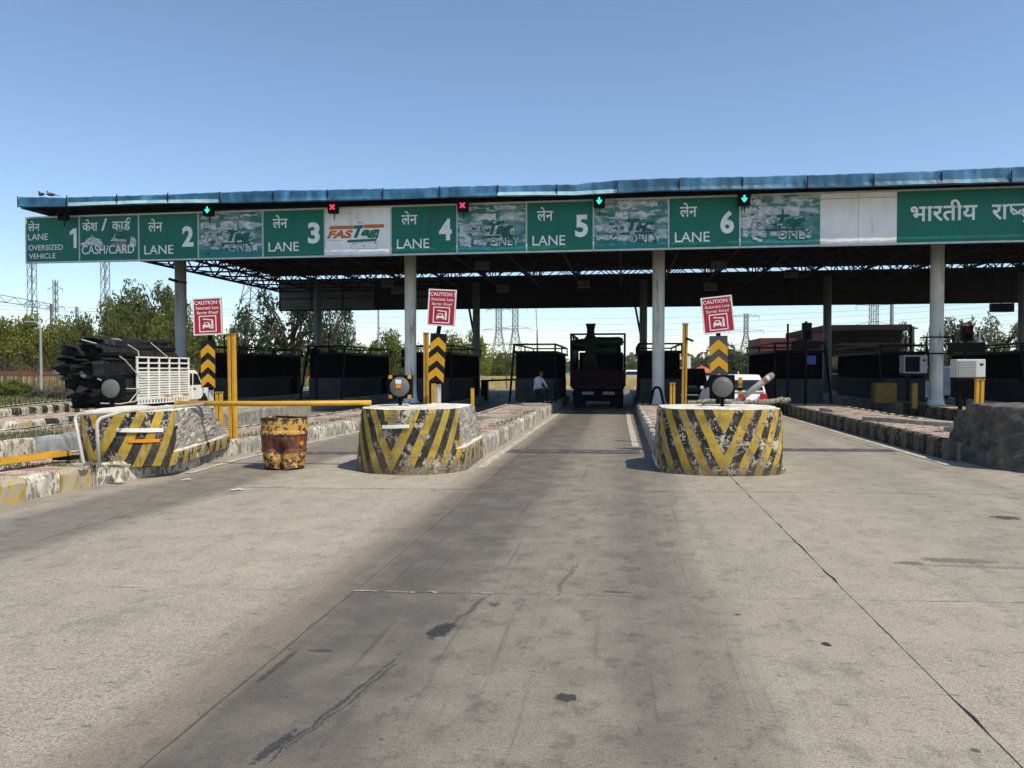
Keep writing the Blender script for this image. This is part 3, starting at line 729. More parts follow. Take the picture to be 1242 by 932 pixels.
# bent white guard pipe round the left block
t = thing('bent_guard_pipe', 'bent white pipe guard rail leaning round the left striped block', 'guard rail')
def bend(pts, n=5, r=.12):
    pts = [Vector(p) for p in pts]; out = [pts[0]]
    for a, b, c in zip(pts, pts[1:], pts[2:]):
        d0 = (a - b).normalized(); d1 = (c - b).normalized()
        for i in range(n + 1):
            q = i / n; out.append((b + d0 * r).lerp(b, q).lerp(b.lerp(b + d1 * r, q), q))
    return out + [pts[-1]]
MB().tube(bend([(-7.66, 10.05, .27), (-8.05, 10.35, 1.03), (-7.45, 10.45, 1.06), (-7.25, 12.7, 1.09)]), .025, 8).build('rail', P['pipe'], t, smooth=True)
MB().tube(bend([(-7.50, 10.15, .27), (-7.54, 10.15, .98), (-7.38, 10.5, 1.06)]), .026, 8).build('leg', P['pipe'], t, smooth=True)
# yellow channel lying on the pavers
def channel(mb, a, b, w_=.2, lip=.06, up=(0, 0, 1), th=.012):
    a, b = Vector(a), Vector(b); d = (b - a).normalized(); upv = Vector(up); side = d.cross(upv).normalized()
    mb.bar(a, b, w_, th)
    for s in (-1, 1): mb.bar(a + side * s * w_ / 2 + upv * lip / 2, b + side * s * w_ / 2 + upv * lip / 2, th, lip)
t = thing('fallen_rail', 'yellow steel channel rail lying fallen on the red pavers at the left edge', 'rail')
mb = MB(); channel(mb, (-9.0, 6.9, .36), (-8.35, 10.55, .40), .20, .07); mb.build('channel', P['yellow'], t)
mb = MB(); mb.bar((-8.35, 10.45, .36), (-8.35, 10.65, .36), .3, .06); mb.build('end_plate', P['steel'], t)

# round hazard lamps on the blocks
def hazard_lamp(loc, sz, label, corners):
    t = thing('hazard_lamp', label, 'warning lamp', loc)
    h0 = .14
    MB().bar((0, 0, -.12), (0, 0, h0 + .05), .055).build('post', P['black'], t)
    mb = MB(); mb.box((0, .05, h0 + sz / 2), (sz, .12, sz)); mb.build('housing', P['plast'], t, bevel=.012)
    r = sz * .42
    MB().lathe([(r * 1.0, .0), (r, -.03), (r * .93, -.055), (r * .6, -.082), (r * .2, -.092)], 28, (0, -.012, h0 + sz / 2), 'Y').build('lens', P['lens'], t, smooth=False)
    if corners:
        for sx in (-1, 1):
            for sz_ in (-1, 1):
                MB().box((sx * sz * .42, -.016, h0 + sz / 2 + sz_ * sz * .42), (sz * .15, .012, sz * .15)).build('reflector', P['yellow'], t)
    return t
l1 = hazard_lamp((*at(136, 500, 11.8).xy, 1.05), .37, 'round grey hazard lamp on the left striped block, in front of the loaded pickup', False)
l2 = hazard_lamp((*at(485.5, 497, 12.7).xy, 1.06), .40, 'round grey hazard lamp with stickers and yellow corner reflectors on the flaking block', True)
l3 = hazard_lamp((*at(876, 492, 13.2).xy, 1.06), .405, 'round grey hazard lamp in black housing below the tilted caution sign', False)
MB().box((.0, -.108, .14 + .29), (.10, .008, .07)).build('sticker', P['tapew'], l2); MB().box((0.0, -.110, .14 + .215), (.09, .008, .07)).build('sticker', P['tapeo'], l2)

# ------------------------------------------------------------------ caution signs with chevron boards
def caution(loc, label, tilt, sw, sh, zs, bw_, bh, zb, bx, roll2, chev_b, lower=None):
    t = thing('caution_sign', label, 'road sign', loc)
    MB().tube([(bx, .05, -.1), (bx, .05, zb + bh / 2), (bx * .5, .05, zs - sh / 2 + .1)], .045, 8).build('post', P['black'], t)
    if lower: MB().tube([(bx, .05, zb - bh / 2 - lower), (bx, .05, zb - bh / 2 - .05)], .056, 8).build('post_sleeve', P['pipe'], t)
    pl = MB(); pl.box((0, 0, 0), (sw, .022, sh)); pnl = pl.build('panel', P['red'], t, (0, 0, zs), (0, tilt, 0))
    fm = MB(); e = .026
    for (cx, cz, a, b) in ((0, sh / 2 - e / 2, sw, e), (0, -sh / 2 + e / 2, sw, e), (-sw / 2 + e / 2, 0, e, sh - 2 * e), (sw / 2 - e / 2, 0, e, sh - 2 * e)): fm.box((cx, -.014, cz), (a, .008, b))
    fm.build('border', P['rwhite'], pnl)
    text(pnl, 'CAUTION !', -sw * .44, sh * .315, sw * .88, sh * .10, -.013, P['rwhite'], offset=.008)
    text(pnl, 'Automatic Lane', -sw * .40, sh * .185, sw * .80, sh * .085, -.013, P['rwhite'], offset=.002)
    text(pnl, 'Barrier Ahead', -sw * .35, sh * .06, sw * .70, sh * .08, -.013, P['rwhite'], offset=.002)
    pc = MB(); q = sw * .60; qh = sh * .44; cz = -sh * .20; e2 = .02
    for (cx, c2, a, b) in ((0, qh / 2 - e2 / 2, q, e2), (0, -qh / 2 + e2 / 2, q, e2), (-q / 2 + e2 / 2, 0, e2, qh - 2 * e2), (q / 2 - e2 / 2, 0, e2, qh - 2 * e2)): pc.box((cx, -.013, cz + c2), (a, .006, b))
    # car front and barrier pictogram
    u = q / 10
    plate(pc, [(-2.9 * u, cz - 2.6 * u), (-2.9 * u, cz - .8 * u), (-2.3 * u, cz - .2 * u), (-1.8 * u, cz + .9 * u), (.6 * u, cz + .9 * u), (1.1 * u, cz - .2 * u), (1.6 * u, cz - .8 * u), (1.6 * u, cz - 2.6 * u), (.9 * u, cz - 2.6 * u), (.9 * u, cz - 1.9 * u), (-2.2 * u, cz - 1.9 * u), (-2.2 * u, cz - 2.6 * u)][::-1], -.011, .006)
    plate(pc, [(2.1 * u, cz - 2.7 * u), (3.2 * u, cz - 2.7 * u), (3.2 * u, cz + 1.6 * u), (2.1 * u, cz + 1.6 * u)], -.011, .006)
    plate(pc, [(-2.6 * u, cz + 2.3 * u), (3.0 * u, cz + 1.7 * u), (3.0 * u, cz + 2.3 * u), (-2.5 * u, cz + 2.9 * u)], -.011, .006)
    pc.build('pictogram', P['rwhite'], pnl)
    wn = MB(); plate(wn, [(-1.6 * u, cz - .3 * u), (.4 * u, cz - .3 * u), (.2 * u, cz + .5 * u), (-1.4 * u, cz + .5 * u)], -.0175, .004); wn.build('pictogram_window', P['red'], pnl)
    bb = MB(); bb.box((0, 0, 0), (bw_, .02, bh)); board = bb.build('chevron_board', P[chev_b], t, (bx, -.03, zb), (0, roll2, 0))
    for k in range(3):
        zc = bh / 2 - .07 * bh - k * bh * .315; rise = bw_ * .42; th = bh * .17
        cb = MB(); plate(cb, [(-bw_ / 2 + .004, zc - rise - th), (0, zc - th), (bw_ / 2 - .004, zc - rise - th), (bw_ / 2 - .004, zc - rise), (0, zc), (-bw_ / 2 + .004, zc - rise)], -.0105, .004)
        cb.build('chevron', P['chev'], board)
    return t
def pz(u, v, D): return at(u, v, D)
p = pz(252, 384, 13.9); c1 = caution((p.x, 13.9, .28), 'red caution sign over black amber chevron board, beside the loaded white pickup', R(-2), .60, .72, p.z - .28, .30, .90, pz(252, 442, 13.9).z - .28, .02, R(0), 'chevb', .4)
p = pz(536, 373.5, 15.0); c2 = caution((p.x, 15.0, .34), 'red caution sign over chevron board beside the stained column and yellow post', R(3.5), .57, .73, p.z - .34, .33, .96, pz(531, 434, 15).z - .34, -.09, R(4), 'chevb', .45)
p = pz(870.5, 382, 15.6); c3 = caution((p.x, 15.6, .34), 'tilted red caution sign over grey amber chevron board on the right hand striped block', R(-6), .60, .72, p.z - .34, .35, 1.05, pz(872, 440, 15.6).z - .34, .02, R(-1), 'chevg', None)
MB().bar((-.25, .06, pz(872, 404, 15.6).z - .34), (.28, .06, pz(872, 401, 15.6).z - .34), .05).build('bracket', P['black'], c3)

# ------------------------------------------------------------------ yellow posts, boom, drum
def chan_post(u, vb, vt, D, wd, label, base_h, double=True, mat='yellow', group=None, lean=0.0):
    a = at(u, vb, D); b = at(u, vt, D); h = b.z - base_h
    t = thing('yellow_post', label, 'post', (a.x, D, base_h - .05), 0, group); t.rotation_euler = (0, lean, 0)
    if double:
        for s in (-1, 1):
            mb = MB(); mb.box((s * wd * .27, 0, h / 2), (wd * .40, .09, h)); mb.build('channel_flange', P[mat], t, bevel=.008)
        mb = MB(); mb.box((0, .03, h / 2), (wd * .3, .02, h - .02)); mb.build('channel_web', P['yellow2'], t)
        mb = MB(); mb.box((0, 0, h + .012), (wd * 1.05, .11, .025)); mb.build('cap', P['yellow2'], t)
    else:
        mb = MB(); mb.box((0, 0, h / 2), (wd, wd * .8, h)); mb.build('shaft', P[mat], t, bevel=.01)
        mb = MB(); mb.box((0, 0, h + .02), (wd * 1.1, wd * .9, .04)); mb.build('cap', P['black'], t)
    return t
chan_post(283, 529, 403, 14.6, .165, 'tall yellow double channel post beside the left caution sign', .28, lean=R(-.6))
chan_post(266, 520, 474, 15.6, .15, 'short yellow post left of the tall yellow post', .28)
chan_post(517, 495, 402, 15.8, .11, 'tall dull yellow post behind the middle chevron board', .33, mat='yellow2')
chan_post(526, 497, 462, 15.6, .09, 'short yellow post right against the middle chevron board', .33, False)
chan_post(573, 497, 468, 16.5, .075, 'thin yellow bollard with black cap behind the flaking block', .33, False)
chan_post(829, 492, 391, 17.5, .12, 'tall weathered yellow post with a bracket left of the tilted caution sign', .33, mat='yellow2', lean=R(.8))
chan_post(815.5, 492, 463, 18.5, .13, 'short yellow post left of the tall weathered post', .33)
chan_post(1186, 512, 458, 17.2, .17, 'bright yellow double post behind the rough right hand block', .34, lean=R(1.2))
b = at(832, 412, 17.45); tag(MB().bar((b.x, b.y, b.z + .03), (b.x + .16, b.y - .02, b.z - .04), .035, .05).build('post_bracket', P['black'], None), 'small dark bracket sticking out of the tall weathered yellow post', 'bracket')
t = thing('barrier_boom', 'long yellow barrier boom lying across the lane on two striped blocks', 'boom')
a = at(214, 500.5, 12.55); bb_ = at(450, 497, 12.75)
a.z = 1.10; bb_.z = 1.12
MB().tube([a, a.lerp(bb_, .5) + Vector((0, 0, -.012)), bb_], .047, 12).build('boom', P['yellow'], t, smooth=True)
MB().tube([a + Vector((-.012, 0, 0)), a + Vector((.06, 0, .0))], .052, 12).build('end_cap', P['yellow2'], t)
MB().box((bb_.x - .12, bb_.y + .02, 1.045), (.12, .12, .06)).build('rest', P['steel'], t)

# battered oil drum
def drum_fn(p):
    z = p.z; f = z / .86; a = math.atan2(p.y, p.x)
    k = 1.0 if z > .55 else 1 - .16 * ((.55 - z) / .55) ** 1.2
    x, y = p.x * k, p.y * (1 - .14 * max(0, 1 - f))
    # deep dents in the side facing the camera
    dx = x - .02; w1 = math.exp(-((dx) / .10) ** 2 - ((z - .36) / .11) ** 2) * .16 + math.exp(-((x - .02) / .05) ** 2 - ((z - .12) / .16) ** 2) * .17
    w1 += math.exp(-((x - .20) / .08) ** 2 - ((z - .15) / .1) ** 2) * .06 + math.exp(-((x + .10) / .09) ** 2 - ((z - .05) / .08) ** 2) * .07
    if p.y < 0: y += w1
    if z < .04: z = -.0 + .035 * abs(math.sin(a * 2.3)) * (1 if p.y < 0 else .2)
    if z > .82: z += .014 * math.sin(a * 3 + 1) - (.012 if p.x < -.1 else 0)
    return Vector((x, y, z))
prof = []
for i in range(44):
    z = .86 * i / 43; r = .355
    if abs(z - .31) < .022 or abs(z - .60) < .022: r += .014
    if z > .76 or z < .03: r += .002
    if z > .84: r += .010
    if .62 < z < .80: r += .003 * math.sin(z * 140)
    prof.append((r, z))
prof += [(.345, .855), (.335, .80), (.33, .70)]
dp = at(345, 572, 12.45)
t = thing('oil_drum', 'battered yellow and maroon oil drum standing in the lane under the boom', 'drum', (dp.x, 12.45, 0), R(4))
MB().lathe(prof, 56, fn=drum_fn).build('shell', P['drum'], t, smooth=True)
t.scale = (1.09, 1.05, 1.03)
MB().lathe([(.035, 0), (.035, .012), (.02, .018)], 10, (.33, -.16, .44), 'Y').build('reflector', P['tapeo'], t)

# wrapped booms lying on the third island
t = thing('wrapped_boom', 'long barrier arm wrapped in dirty rags lying behind the third striped block', 'boom')
p0, p1 = at(834, 489, 19.0), at(958, 486, 19.6); pts = []; rs = []
for i in range(26):
    q = i / 25; pts.append(p0.lerp(p1, q) + Vector((0, 0, .03 * math.sin(q * 7) + rnd.uniform(-.02, .02)))); rs.append(.052 + .012 * math.sin(i * 2.2) + rnd.uniform(-.015, .02) + .02 * q)
MB().tube(pts, rs, 9).build('wrapped_arm', P['wrap'], t)
MB().bar((p0.x + .9, p0.y, .3), (p0.x + .9, p0.y, p0.z), .08).build('trestle', P['steel'], t); MB().bar((p1.x - .5, p1.y, .3), (p1.x - .5, p1.y, p1.z), .08).build('trestle', P['steel'], t)
t = thing('raised_boom', 'white barrier arm with red bands tilted up in front of the white car', 'boom')
p0, p1 = at(894, 487, 18.4), at(934, 457, 18.4)
MB().tube([p0, p0.lerp(p1, .85), p1], [.065, .075, .075], 10).build('arm', P['pipe'], t, smooth=True)
MB().tube([p0.lerp(p1, .10), p0.lerp(p1, .20)], .088, 10).build('red_band', M('worn_red_band', (.36, .03, .03), .6, .3, 8), t); MB().tube([p0.lerp(p1, .80), p0.lerp(p1, .9)], .082, 10).build('red_band', M('faded_red_band', (.30, .12, .08), .6), t)
MB().tube([p1, p1 + (p1 - p0).normalized() * .10], [.085, .05], 10).build('tip', P['rim'], t)
MB().box((p0.x, p0.y, p0.z - .18), (.30, .22, .36)).build('pivot_box', P['kgrey'], t, bevel=.02)
t = thing('striped_stay', 'short yellow and black stay standing before the rear window of the white car', 'post')
q0, q1 = at(897, 490, 20.5), at(898, 458, 20.5)
MB().bar(q0, q1, .085).build('shaft', P['yellow2'], t); MB().bar(q0.lerp(q1, .5), q0.lerp(q1, .62), .09).build('band', P['black'], t); MB().bar(q0.lerp(q1, .78), q0.lerp(q1, .9), .13, .1).build('bracket', P['amber'], t)

# ------------------------------------------------------------------ toll canopy
can = thing('toll_canopy', 'wide toll plaza canopy with faded blue edge, dark trusses and round columns', 'canopy')
XL, XR, DF, DB = -22.75, 27.5, 26.50, 48.9
rf = MB(); nx = 170
vs = []
for i in range(nx + 1):
    x = XL + (XR - XL) * i / nx; z = 7.96 + (.03 if i % 2 else 0)
    vs += [(x, DF + .05, z), (x, DB, z + .02)]
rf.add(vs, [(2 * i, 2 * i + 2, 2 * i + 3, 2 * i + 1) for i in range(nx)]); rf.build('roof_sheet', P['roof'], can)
# front edge: separate sheets, each sagging a little
prof_pts = [(-23.8, 8.42, 8.02), (-23.4, 8.42, 8.02), (-21, 8.30, 7.97), (-17, 8.27, 7.95), (-15, 8.29, 7.92), (-12.9, 8.31, 7.88), (-11.5, 8.25, 7.86), (-8.2, 8.21, 7.84), (-6, 8.20, 7.84), (-3.2, 8.17, 7.80), (-1.6, 8.14, 7.76), (-1.2, 8.18, 7.78), (-.3, 8.24, 7.80), (1.2, 8.25, 7.82), (3.6, 8.20, 7.78), (6.6, 8.18, 7.76), (10, 8.19, 7.74), (12.8, 8.22, 7.73), (27.5, 8.2, 7.73)]
def edge(x, k):
    for a, b in zip(prof_pts, prof_pts[1:]):
        if x <= b[0]: q = (x - a[0]) / (b[0] - a[0]); return a[k] + (b[k] - a[k]) * q
    return prof_pts[-1][k]
x = XL
sheet = 0
while x < XR - .1:
    L = min(2.05, XR - x); mb = MB(); n_ = 12; vs = []; jt = rnd.uniform(-.015, .015)
    for i in range(n_ + 1):
        xx = x + L * i / n_ - (.006 if i == n_ else 0); r_ = .012 if i % 2 else 0
        zt, zb = edge(xx, 1) - .14 + rnd.uniform(-.012, .012) + jt, edge(xx, 2) - .13
        bow = .05 * math.sin((xx + 30) * .9) + .05 * noise.noise(Vector((xx * 1.7, 0, 3)))
        vs += [(xx, DF - .02 + r_, zt + .02), (xx, DF - .10 + r_ + bow * .2, zt - .03), (xx, DF - .12 + r_ + bow * .4, zb + .13), (xx, DF - .16 + r_ * .5 + bow, zb + .0), (xx, DF - .03, zb - .015)]
    fs = [(5 * i + k, 5 * (i + 1) + k, 5 * (i + 1) + k + 1, 5 * i + k + 1) for i in range(n_) for k in range(4)]
    mb.add(vs, fs)
    o = mb.build('fascia_sheet', [P['blue'], P['paleblue']], can)
    xc = x + L / 2
    if (-21 < xc < -15.4) or (-5.2 < xc < .6):
        for k, pl_ in enumerate(o.data.polygons):
            if k % 4 == 2: pl_.material_index = 1
    if sheet % 1 == 0:
        MB().box((x, DF - .15, edge(x, 2) + .04), (.03, .03, .42)).build('fascia_clip', P['steel'], can)
    x += L; sheet += 1
for x_ in (XL + .02, XR - .02): MB().box((x_, (DF + DB) / 2, 7.97), (.04, DB - DF, .3)).build('gable_trim', P['blue'], can)
# space-frame: trusses across the plaza depth plus purlins
ZB, ZT = 6.85, 7.85
xt = [XL + .15 + (XR - XL - .3) * i / 20 for i in range(21)]; yt = [DF + 1.3 + (DB - .8 - DF - .8) * j / 10 for j in range(11)]
for x in xt:
    mb = MB(); mb.bar((x, yt[0], ZT), (x, yt[-1], ZT), .10); mb.bar((x, yt[0], ZB), (x, yt[-1], ZB), .10)
    for j in range(10):
        mid = (yt[j] + yt[j + 1]) / 2
        mb.bar((x, yt[j], ZB), (x, mid, ZT), .06); mb.bar((x, mid, ZT), (x, yt[j + 1], ZB), .06)
    mb.build('truss', P['steel'], can)
for y in yt:
    mb = MB(); mb.bar((xt[0], y, ZB), (xt[-1], y, ZB), .08); mb.bar((xt[0], y + .05, ZT + .06), (xt[-1], y + .05, ZT + .06), .08)
    for a, b in zip(xt, xt[1:]):
        m_ = (a + b) / 2; mb.bar((a, y, ZB), (m_, y, ZT), .05); mb.bar((m_, y, ZT), (b, y, ZB), .05)
    mb.build('purlin', P['steel'], can)
# a curved side rail with cross bracing at the open left end
for j in range(10): MB().bar((XL + .1, yt[j], ZB), (XL + .1 + 1.2, yt[j + 1], ZB), .05).build('bracing', P['steel'], can)
# columns
def column(x, y, r, h0, mat, base=True):
    prof = [(r * 1.45, 0), (r * 1.45, .04), (r * 1.28, .10), (r * 1.08, .32), (r * 1.02, .5), (r, .8), (r, 3.0), (r, 6.9 - h0)]
    o = MB().lathe(prof, 22, (x, y, h0)).build('column', mat, can, smooth=True); return o
P['colfront'] = M('column_front_grey', (.36, .365, .36), .65, .10, 1.2, (.20, .19, .17), .54, .70, 1.8, (3, 3, .30))
colx = [(-18.6, 'colfront'), (-8.55, 'col'), (1.36, 'col'), (11.47, 'col'), (21.3, 'col')]
for x, mk in colx: column(x, 30.4, .235, .32, P[mk])
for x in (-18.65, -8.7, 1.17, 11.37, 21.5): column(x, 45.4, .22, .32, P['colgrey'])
for x in (-8.7, 1.17): MB().bar((x - .75, 45.5, 6.9), (x - .1, 45.5, 3.4), .12).build('strut', P['steel'], can)
# back fascia, panel by panel
x = XL; i = 0
while x < XR - .1:
    L = min(2.2, XR - x); mb = MB(); mb.box((x + L / 2, DB, 6.6 + (.0 if i % 3 else .02)), (L - .02, .05, 2.0)); mb.build('back_panel', P['backl'] if i in (0, 1, 2, 4) else P['backp'], can)
    MB().bar((x, DB - .08, 5.6), (x, DB - .08, 7.8), .05).build('panel_post', P['steel'], can); x += L; i += 1
mb = MB(); mb.bar((XL, DB - .06, 5.62), (XR, DB - .06, 5.62), .09); mb.bar((XL, DB - .06, 6.4), (XR, DB - .06, 6.4), .06); mb.build('back_rail', P['steel'], can)
MB().box((at(687, 330, 30.2).x - 6.5, 30.1, 6.55), (1.6, .5, .5)).build('duct', P['roof'], can)
for (u, v, D) in ((585, 322, 38), (708, 345, 44), (862, 348, 44), (610, 350, 44), (482, 352, 44), (872, 322, 38), (960, 332, 44), (470, 344, 44)):
    p = at(u, v, D); mb = MB(); mb.box((p.x, D, p.z), (.7, .35, .4)); mb.build('floodlight', P['backl'], can, bevel=.03)
MB().bar((-9.4, 27.7, 7.74), (13, 27.7, 7.74), .06).build('cable_tray', P['steel'], can)

# ------------------------------------------------------------------ overhead sign panels
SZ0, SZ1, SD = 5.84, 7.66, 27.28
def panel(x0, x1, mat, label, frame_l=True, seams=()):
    t = thing('sign_panel', label, 'sign panel', (x0, SD, SZ0)); wd, h = x1 - x0, SZ1 - SZ0
    mb = MB(); mb.box((wd / 2, 0, h / 2), (wd - .008, .06, h)); mb.build('panel', mat, t)
    fm = MB(); fm.box((wd / 2, -.045, h - .03), (wd - .01, .03, .06)); fm.box((wd / 2, -.045, .03), (wd - .01, .03, .06))
    if frame_l: fm.box((.025, -.043, h / 2), (.05, .026, h - .125))
    fm.build('frame', P['frame'], t)
    for s in seams: MB().box((s * wd, -.031, h / 2), (.012, .004, h - .13)).build('seam', P['film_d'] if mat != P['panel_white'] and mat != P['panel_cream'] else P['ghost'], t)
    return t, wd, h
def lane_sign(x0, x1, num, label):
    t, wd, h = panel(x0, x1, P['green'], label, seams=(.48,))
    text(t, 'लेन', wd * .17, h * .61, wd * .24, h * .27, -.035, P['white'], offset=.012)
    text(t, 'LANE', wd * .10, h * .14, wd * .49, h * .185, -.035, P['white'], offset=.004)
    text(t, num, wd * .74, h * .28, wd * .19, h * .43, -.035, P['white'], 'numeral', offset=.035)
    return t
t, wd, h = panel(-23.2, -20.9, P['green'], 'green sign panel reading LANE OVERSIZED VEHICLE with a large 1', seams=())
text(t, 'लेन', wd * .05, h * .69, wd * .22, h * .22, -.035, P['white'], offset=.012)
text(t, 'LANE', wd * .05, h * .50, wd * .37, h * .135, -.035, P['white'], offset=.004)
text(t, 'OVERSIZED', wd * .05, h * .28, wd * .65, h * .115, -.035, P['white'], offset=.004)
text(t, 'VEHICLE', wd * .06, h * .10, wd * .50, h * .11, -.035, P['white'], offset=.004)
mb = MB(); plate(mb, [(wd * .90, h * .31), (wd * .955, h * .31), (wd * .955, h * .73), (wd * .905, h * .73), (wd * .83, h * .655), (wd * .83, h * .585), (wd * .90, h * .625)], -.031, .008); mb.build('numeral', P['white'], t)
t, wd, h = panel(-20.9, -18.4, P['green'], 'green sign panel reading CASH/CARD with grey peeled patches', seams=())
text(t, 'केश', wd * .06, h * .66, wd * .26, h * .25, -.035, P['white'], offset=.014)
text(t, '/', wd * .38, h * .66, wd * .10, h * .26, -.035, P['white'], offset=.014)
text(t, 'काड', wd * .56, h * .66, wd * .31, h * .185, -.035, P['white'], offset=.014)
sb = MB(); stroke(sb, [(wd * .80, h * .845), (wd * .815, h * .90), (wd * .85, h * .915), (wd * .87, h * .88)], .045, -.032); sb.build('lettering', P['white'], t)
text(t, 'CASH/CARD', wd * .05, h * .17, wd * .88, h * .185, -.041, P['white'], offset=.004)
for k, (pl_, mk) in enumerate([([(.02, .40), (.10, .44), (.14, .50), (.20, .53), (.22, .58), (.27, .52), (.36, .48), (.40, .40), (.44, .33), (.30, .34), (.20, .37), (.06, .33)], 'flake'),
                               ([(.53, .44), (.58, .52), (.62, .60), (.64, .50), (.80, .46), (.80, .42)], 'flake'), ([(.86, .40), (.88, .52), (.93, .50), (.97, .42), (.95, .30), (.86, .30)], 'flake'),
                               ([(.60, .52), (.64, .62), (.72, .64), (.80, .56), (.82, .48), (.66, .47)], 'film_d'), ([(.53, .40), (.78, .40), (.84, .30), (.80, .16), (.66, .18), (.60, .36)], 'flaked'),
                               ([(.62, .66), (.70, .71), (.76, .66), (.70, .62)], 'flaked'), ([(.33, .36), (.42, .34), (.40, .24), (.34, .20)], 'ghost')]):
    mb = MB(); plate(mb, [(a * wd, b * h) for a, b in pl_], -.031 - .0012 * k, .003); mb.build('peeled_patch', P[mk], t)
lane_sign(-18.4, -15.95, '2', 'green sign panel with a big 2, between the CASH/CARD panel and a peeling panel')
lane_sign(-13.36, -10.94, '3', 'green sign panel with a big 3, left of the white FASTag panel')
lane_sign(-8.41, -5.95, '4', 'green sign panel with a big 4, above the stained column')
lane_sign(-3.43, -1.06, '5', 'green sign panel with a big 5, above the dark loaded lorry')
lane_sign(1.53, 3.92, '6', 'green sign panel with a big 6, just right of the bright column top')
def ragged(x0, x1, z0, z1, rr, n=5, j=.06):
    top = [(x0 + (x1 - x0) * i / n, z1 + rr.uniform(-j, j) * .6) for i in range(n, -1, -1)]; bot = [(x0 + (x1 - x0) * i / n, z0 + rr.uniform(-j, j) * .6) for i in range(n + 1)]
    return bot + top
def peeled(x0, x1, label, seed):
    rr = random.Random(seed); t, wd, h = panel(x0, x1, PEEL, label, seams=(.30 + .04 * rr.random(), .80 + .05 * rr.random()))
    k = 0
    for (za, zb, rows) in ((.82, .93, 3), (.60, .79, 3), (.36, .56, 2), (.17, .33, 3)):
        xx = .05
        for r_ in range(rows):
            ww = rr.uniform(.16, .32)
            if rr.random() < .85:
                mb = MB(); a, b = xx * wd, min(xx + ww, .92) * wd
                z0_, z1_ = (za + rr.uniform(-.02, .06)) * h, (zb + rr.uniform(-.06, .02)) * h
                if b - a > .1: plate(mb, ragged(a, b, z0_, z1_, rr, 7, .075), -.0305 - .0008 * k, .0025); mb.build('peeled_patch', P['flake'], t); k += 1
            xx += ww + rr.uniform(.01, .08)
    text(t, 'FAS', wd * .13, h * .37, wd * .32, h * .19, -.045, P['ghost'], offset=.02, shear=.28)
    text(t, 'Tag', wd * .46, h * .30, wd * .36, h * .31, -.045, P['film_d'], offset=.055, shear=.28)
    mb = MB(); plate(mb, [(wd * .36, h * .30), (wd * .80, h * .30), (wd * .81, h * .345), (wd * .37, h * .345)], -.043, .004); mb.build('old_print_bar', P['film_d'], t)
    text(t, 'ONLY', wd * .47, h * .14, wd * .44, h * .175, -.046, P['film_d'], offset=.05)
    text(t, 'ONLY', wd * .478, h * .15, wd * .43, h * .16, -.052, P['flake'], offset=.0)
    for q in range(22):
        mb = MB(); cx, cz = rr.uniform(.12, .9) * wd, rr.uniform(.12, .62) * h; s = rr.uniform(.03, .09)
        plate(mb, ragged(cx - s, cx + s, cz - s * .5, cz + s * .5, rr, 4, .05), -.0585 - .0004 * q, .002); mb.build('peeled_patch', P['film_d' if q % 2 else 'flake'], t)
    return t
peeled(-15.95, -13.36, 'peeling teal panel with FASTag ONLY remains above the left caution sign', 1)
peeled(-5.95, -3.43, 'peeling teal panel with FASTag ONLY remains above the middle caution sign', 2)
peeled(-1.06, 1.53, 'peeling teal panel with FASTag ONLY remains left of the bright column top', 3)
peeled(3.92, 6.57, 'peeling teal panel with FASTag ONLY remains beside the blank cream panel', 4)
t, wd, h = panel(-10.94, -8.41, P['panel_white'], 'white sign panel with orange and green FASTag lettering', seams=(.40,))
mb = MB(); plate(mb, [(wd * .07, h * .555), (wd * .43, h * .555), (wd * .455, h * .625), (wd * .095, h * .625)], -.031, .01); plate(mb, [(wd * .60, h * .565), (wd * .90, h * .565), (wd * .91, h * .635), (wd * .61, h * .635)], -.031, .01); mb.build('logo_bar', P['orange'], t)
mb = MB(); plate(mb, [(wd * .44, h * .555), (wd * .585, h * .56), (wd * .60, h * .63), (wd * .46, h * .625)], -.031, .01); plate(mb, [(wd * .345, h * .285), (wd * .77, h * .30), (wd * .785, h * .35), (wd * .36, h * .335)], -.031, .01)
plate(mb, [(wd * .45, h * .375), (wd * .50, h * .375), (wd * .555, h * .56), (wd * .505, h * .56)], -.0315, .01)
stroke(mb, [(wd * .77, h * .31), (wd * .80, h * .38), (wd * .83, h * .53)], .06, -.033); mb.build('logo_bar', P['lgreen'], t)
text(t, 'FAS', wd * .04, h * .37, wd * .40, h * .165, -.036, P['orange'], offset=.05, shear=.30)
text(t, 'ag', wd * .56, h * .36, wd * .28, h * .175, -.036, P['lgreen'], offset=.05, shear=.30)
mb = MB()
for r_ in (.05, .10): stroke(mb, [(wd * .545 + r_ * 1.2 * math.cos(a * .35 + .5), h * .645 + r_ * math.sin(a * .35 + .5)) for a in range(7)], .02, -.031)
mb.build('logo_waves', P['orange'], t)
mb = MB()
for (a, b, c, d) in ((.42, .15, .80, .16), (.42, .27, .80, .28), (.42, .15, .425, .28), (.80, .15, .805, .28)): stroke(mb, [(a * wd, b * h), (c * wd, d * h)], .012, -.031, .004)
for q in range(9): cx = rnd.choice((.46, .56, .60, .62, .73, .76, .78)); cz = rnd.uniform(.17, .30); stroke(mb, [(cx * wd, cz * h), ((cx + rnd.uniform(-.02, .03)) * wd, (cz + rnd.uniform(.02, .06)) * h)], .03, -.031 - .0005 * q, .003)
stroke(mb, [(wd * .02, h * .335), (wd * .28, h * .33)], .012, -.031, .003); mb.build('print_residue', P['ghost'], t)
t, wd, h = panel(6.57, 9.01, P['panel_cream'], 'blank stained cream sign panel between the peeled panel and the Hindi panel', False, seams=(.5,))
MB().box((wd / 2, -.034, h * .87), (wd - .02, .012, .02)).build('seam', P['ghost'], t)
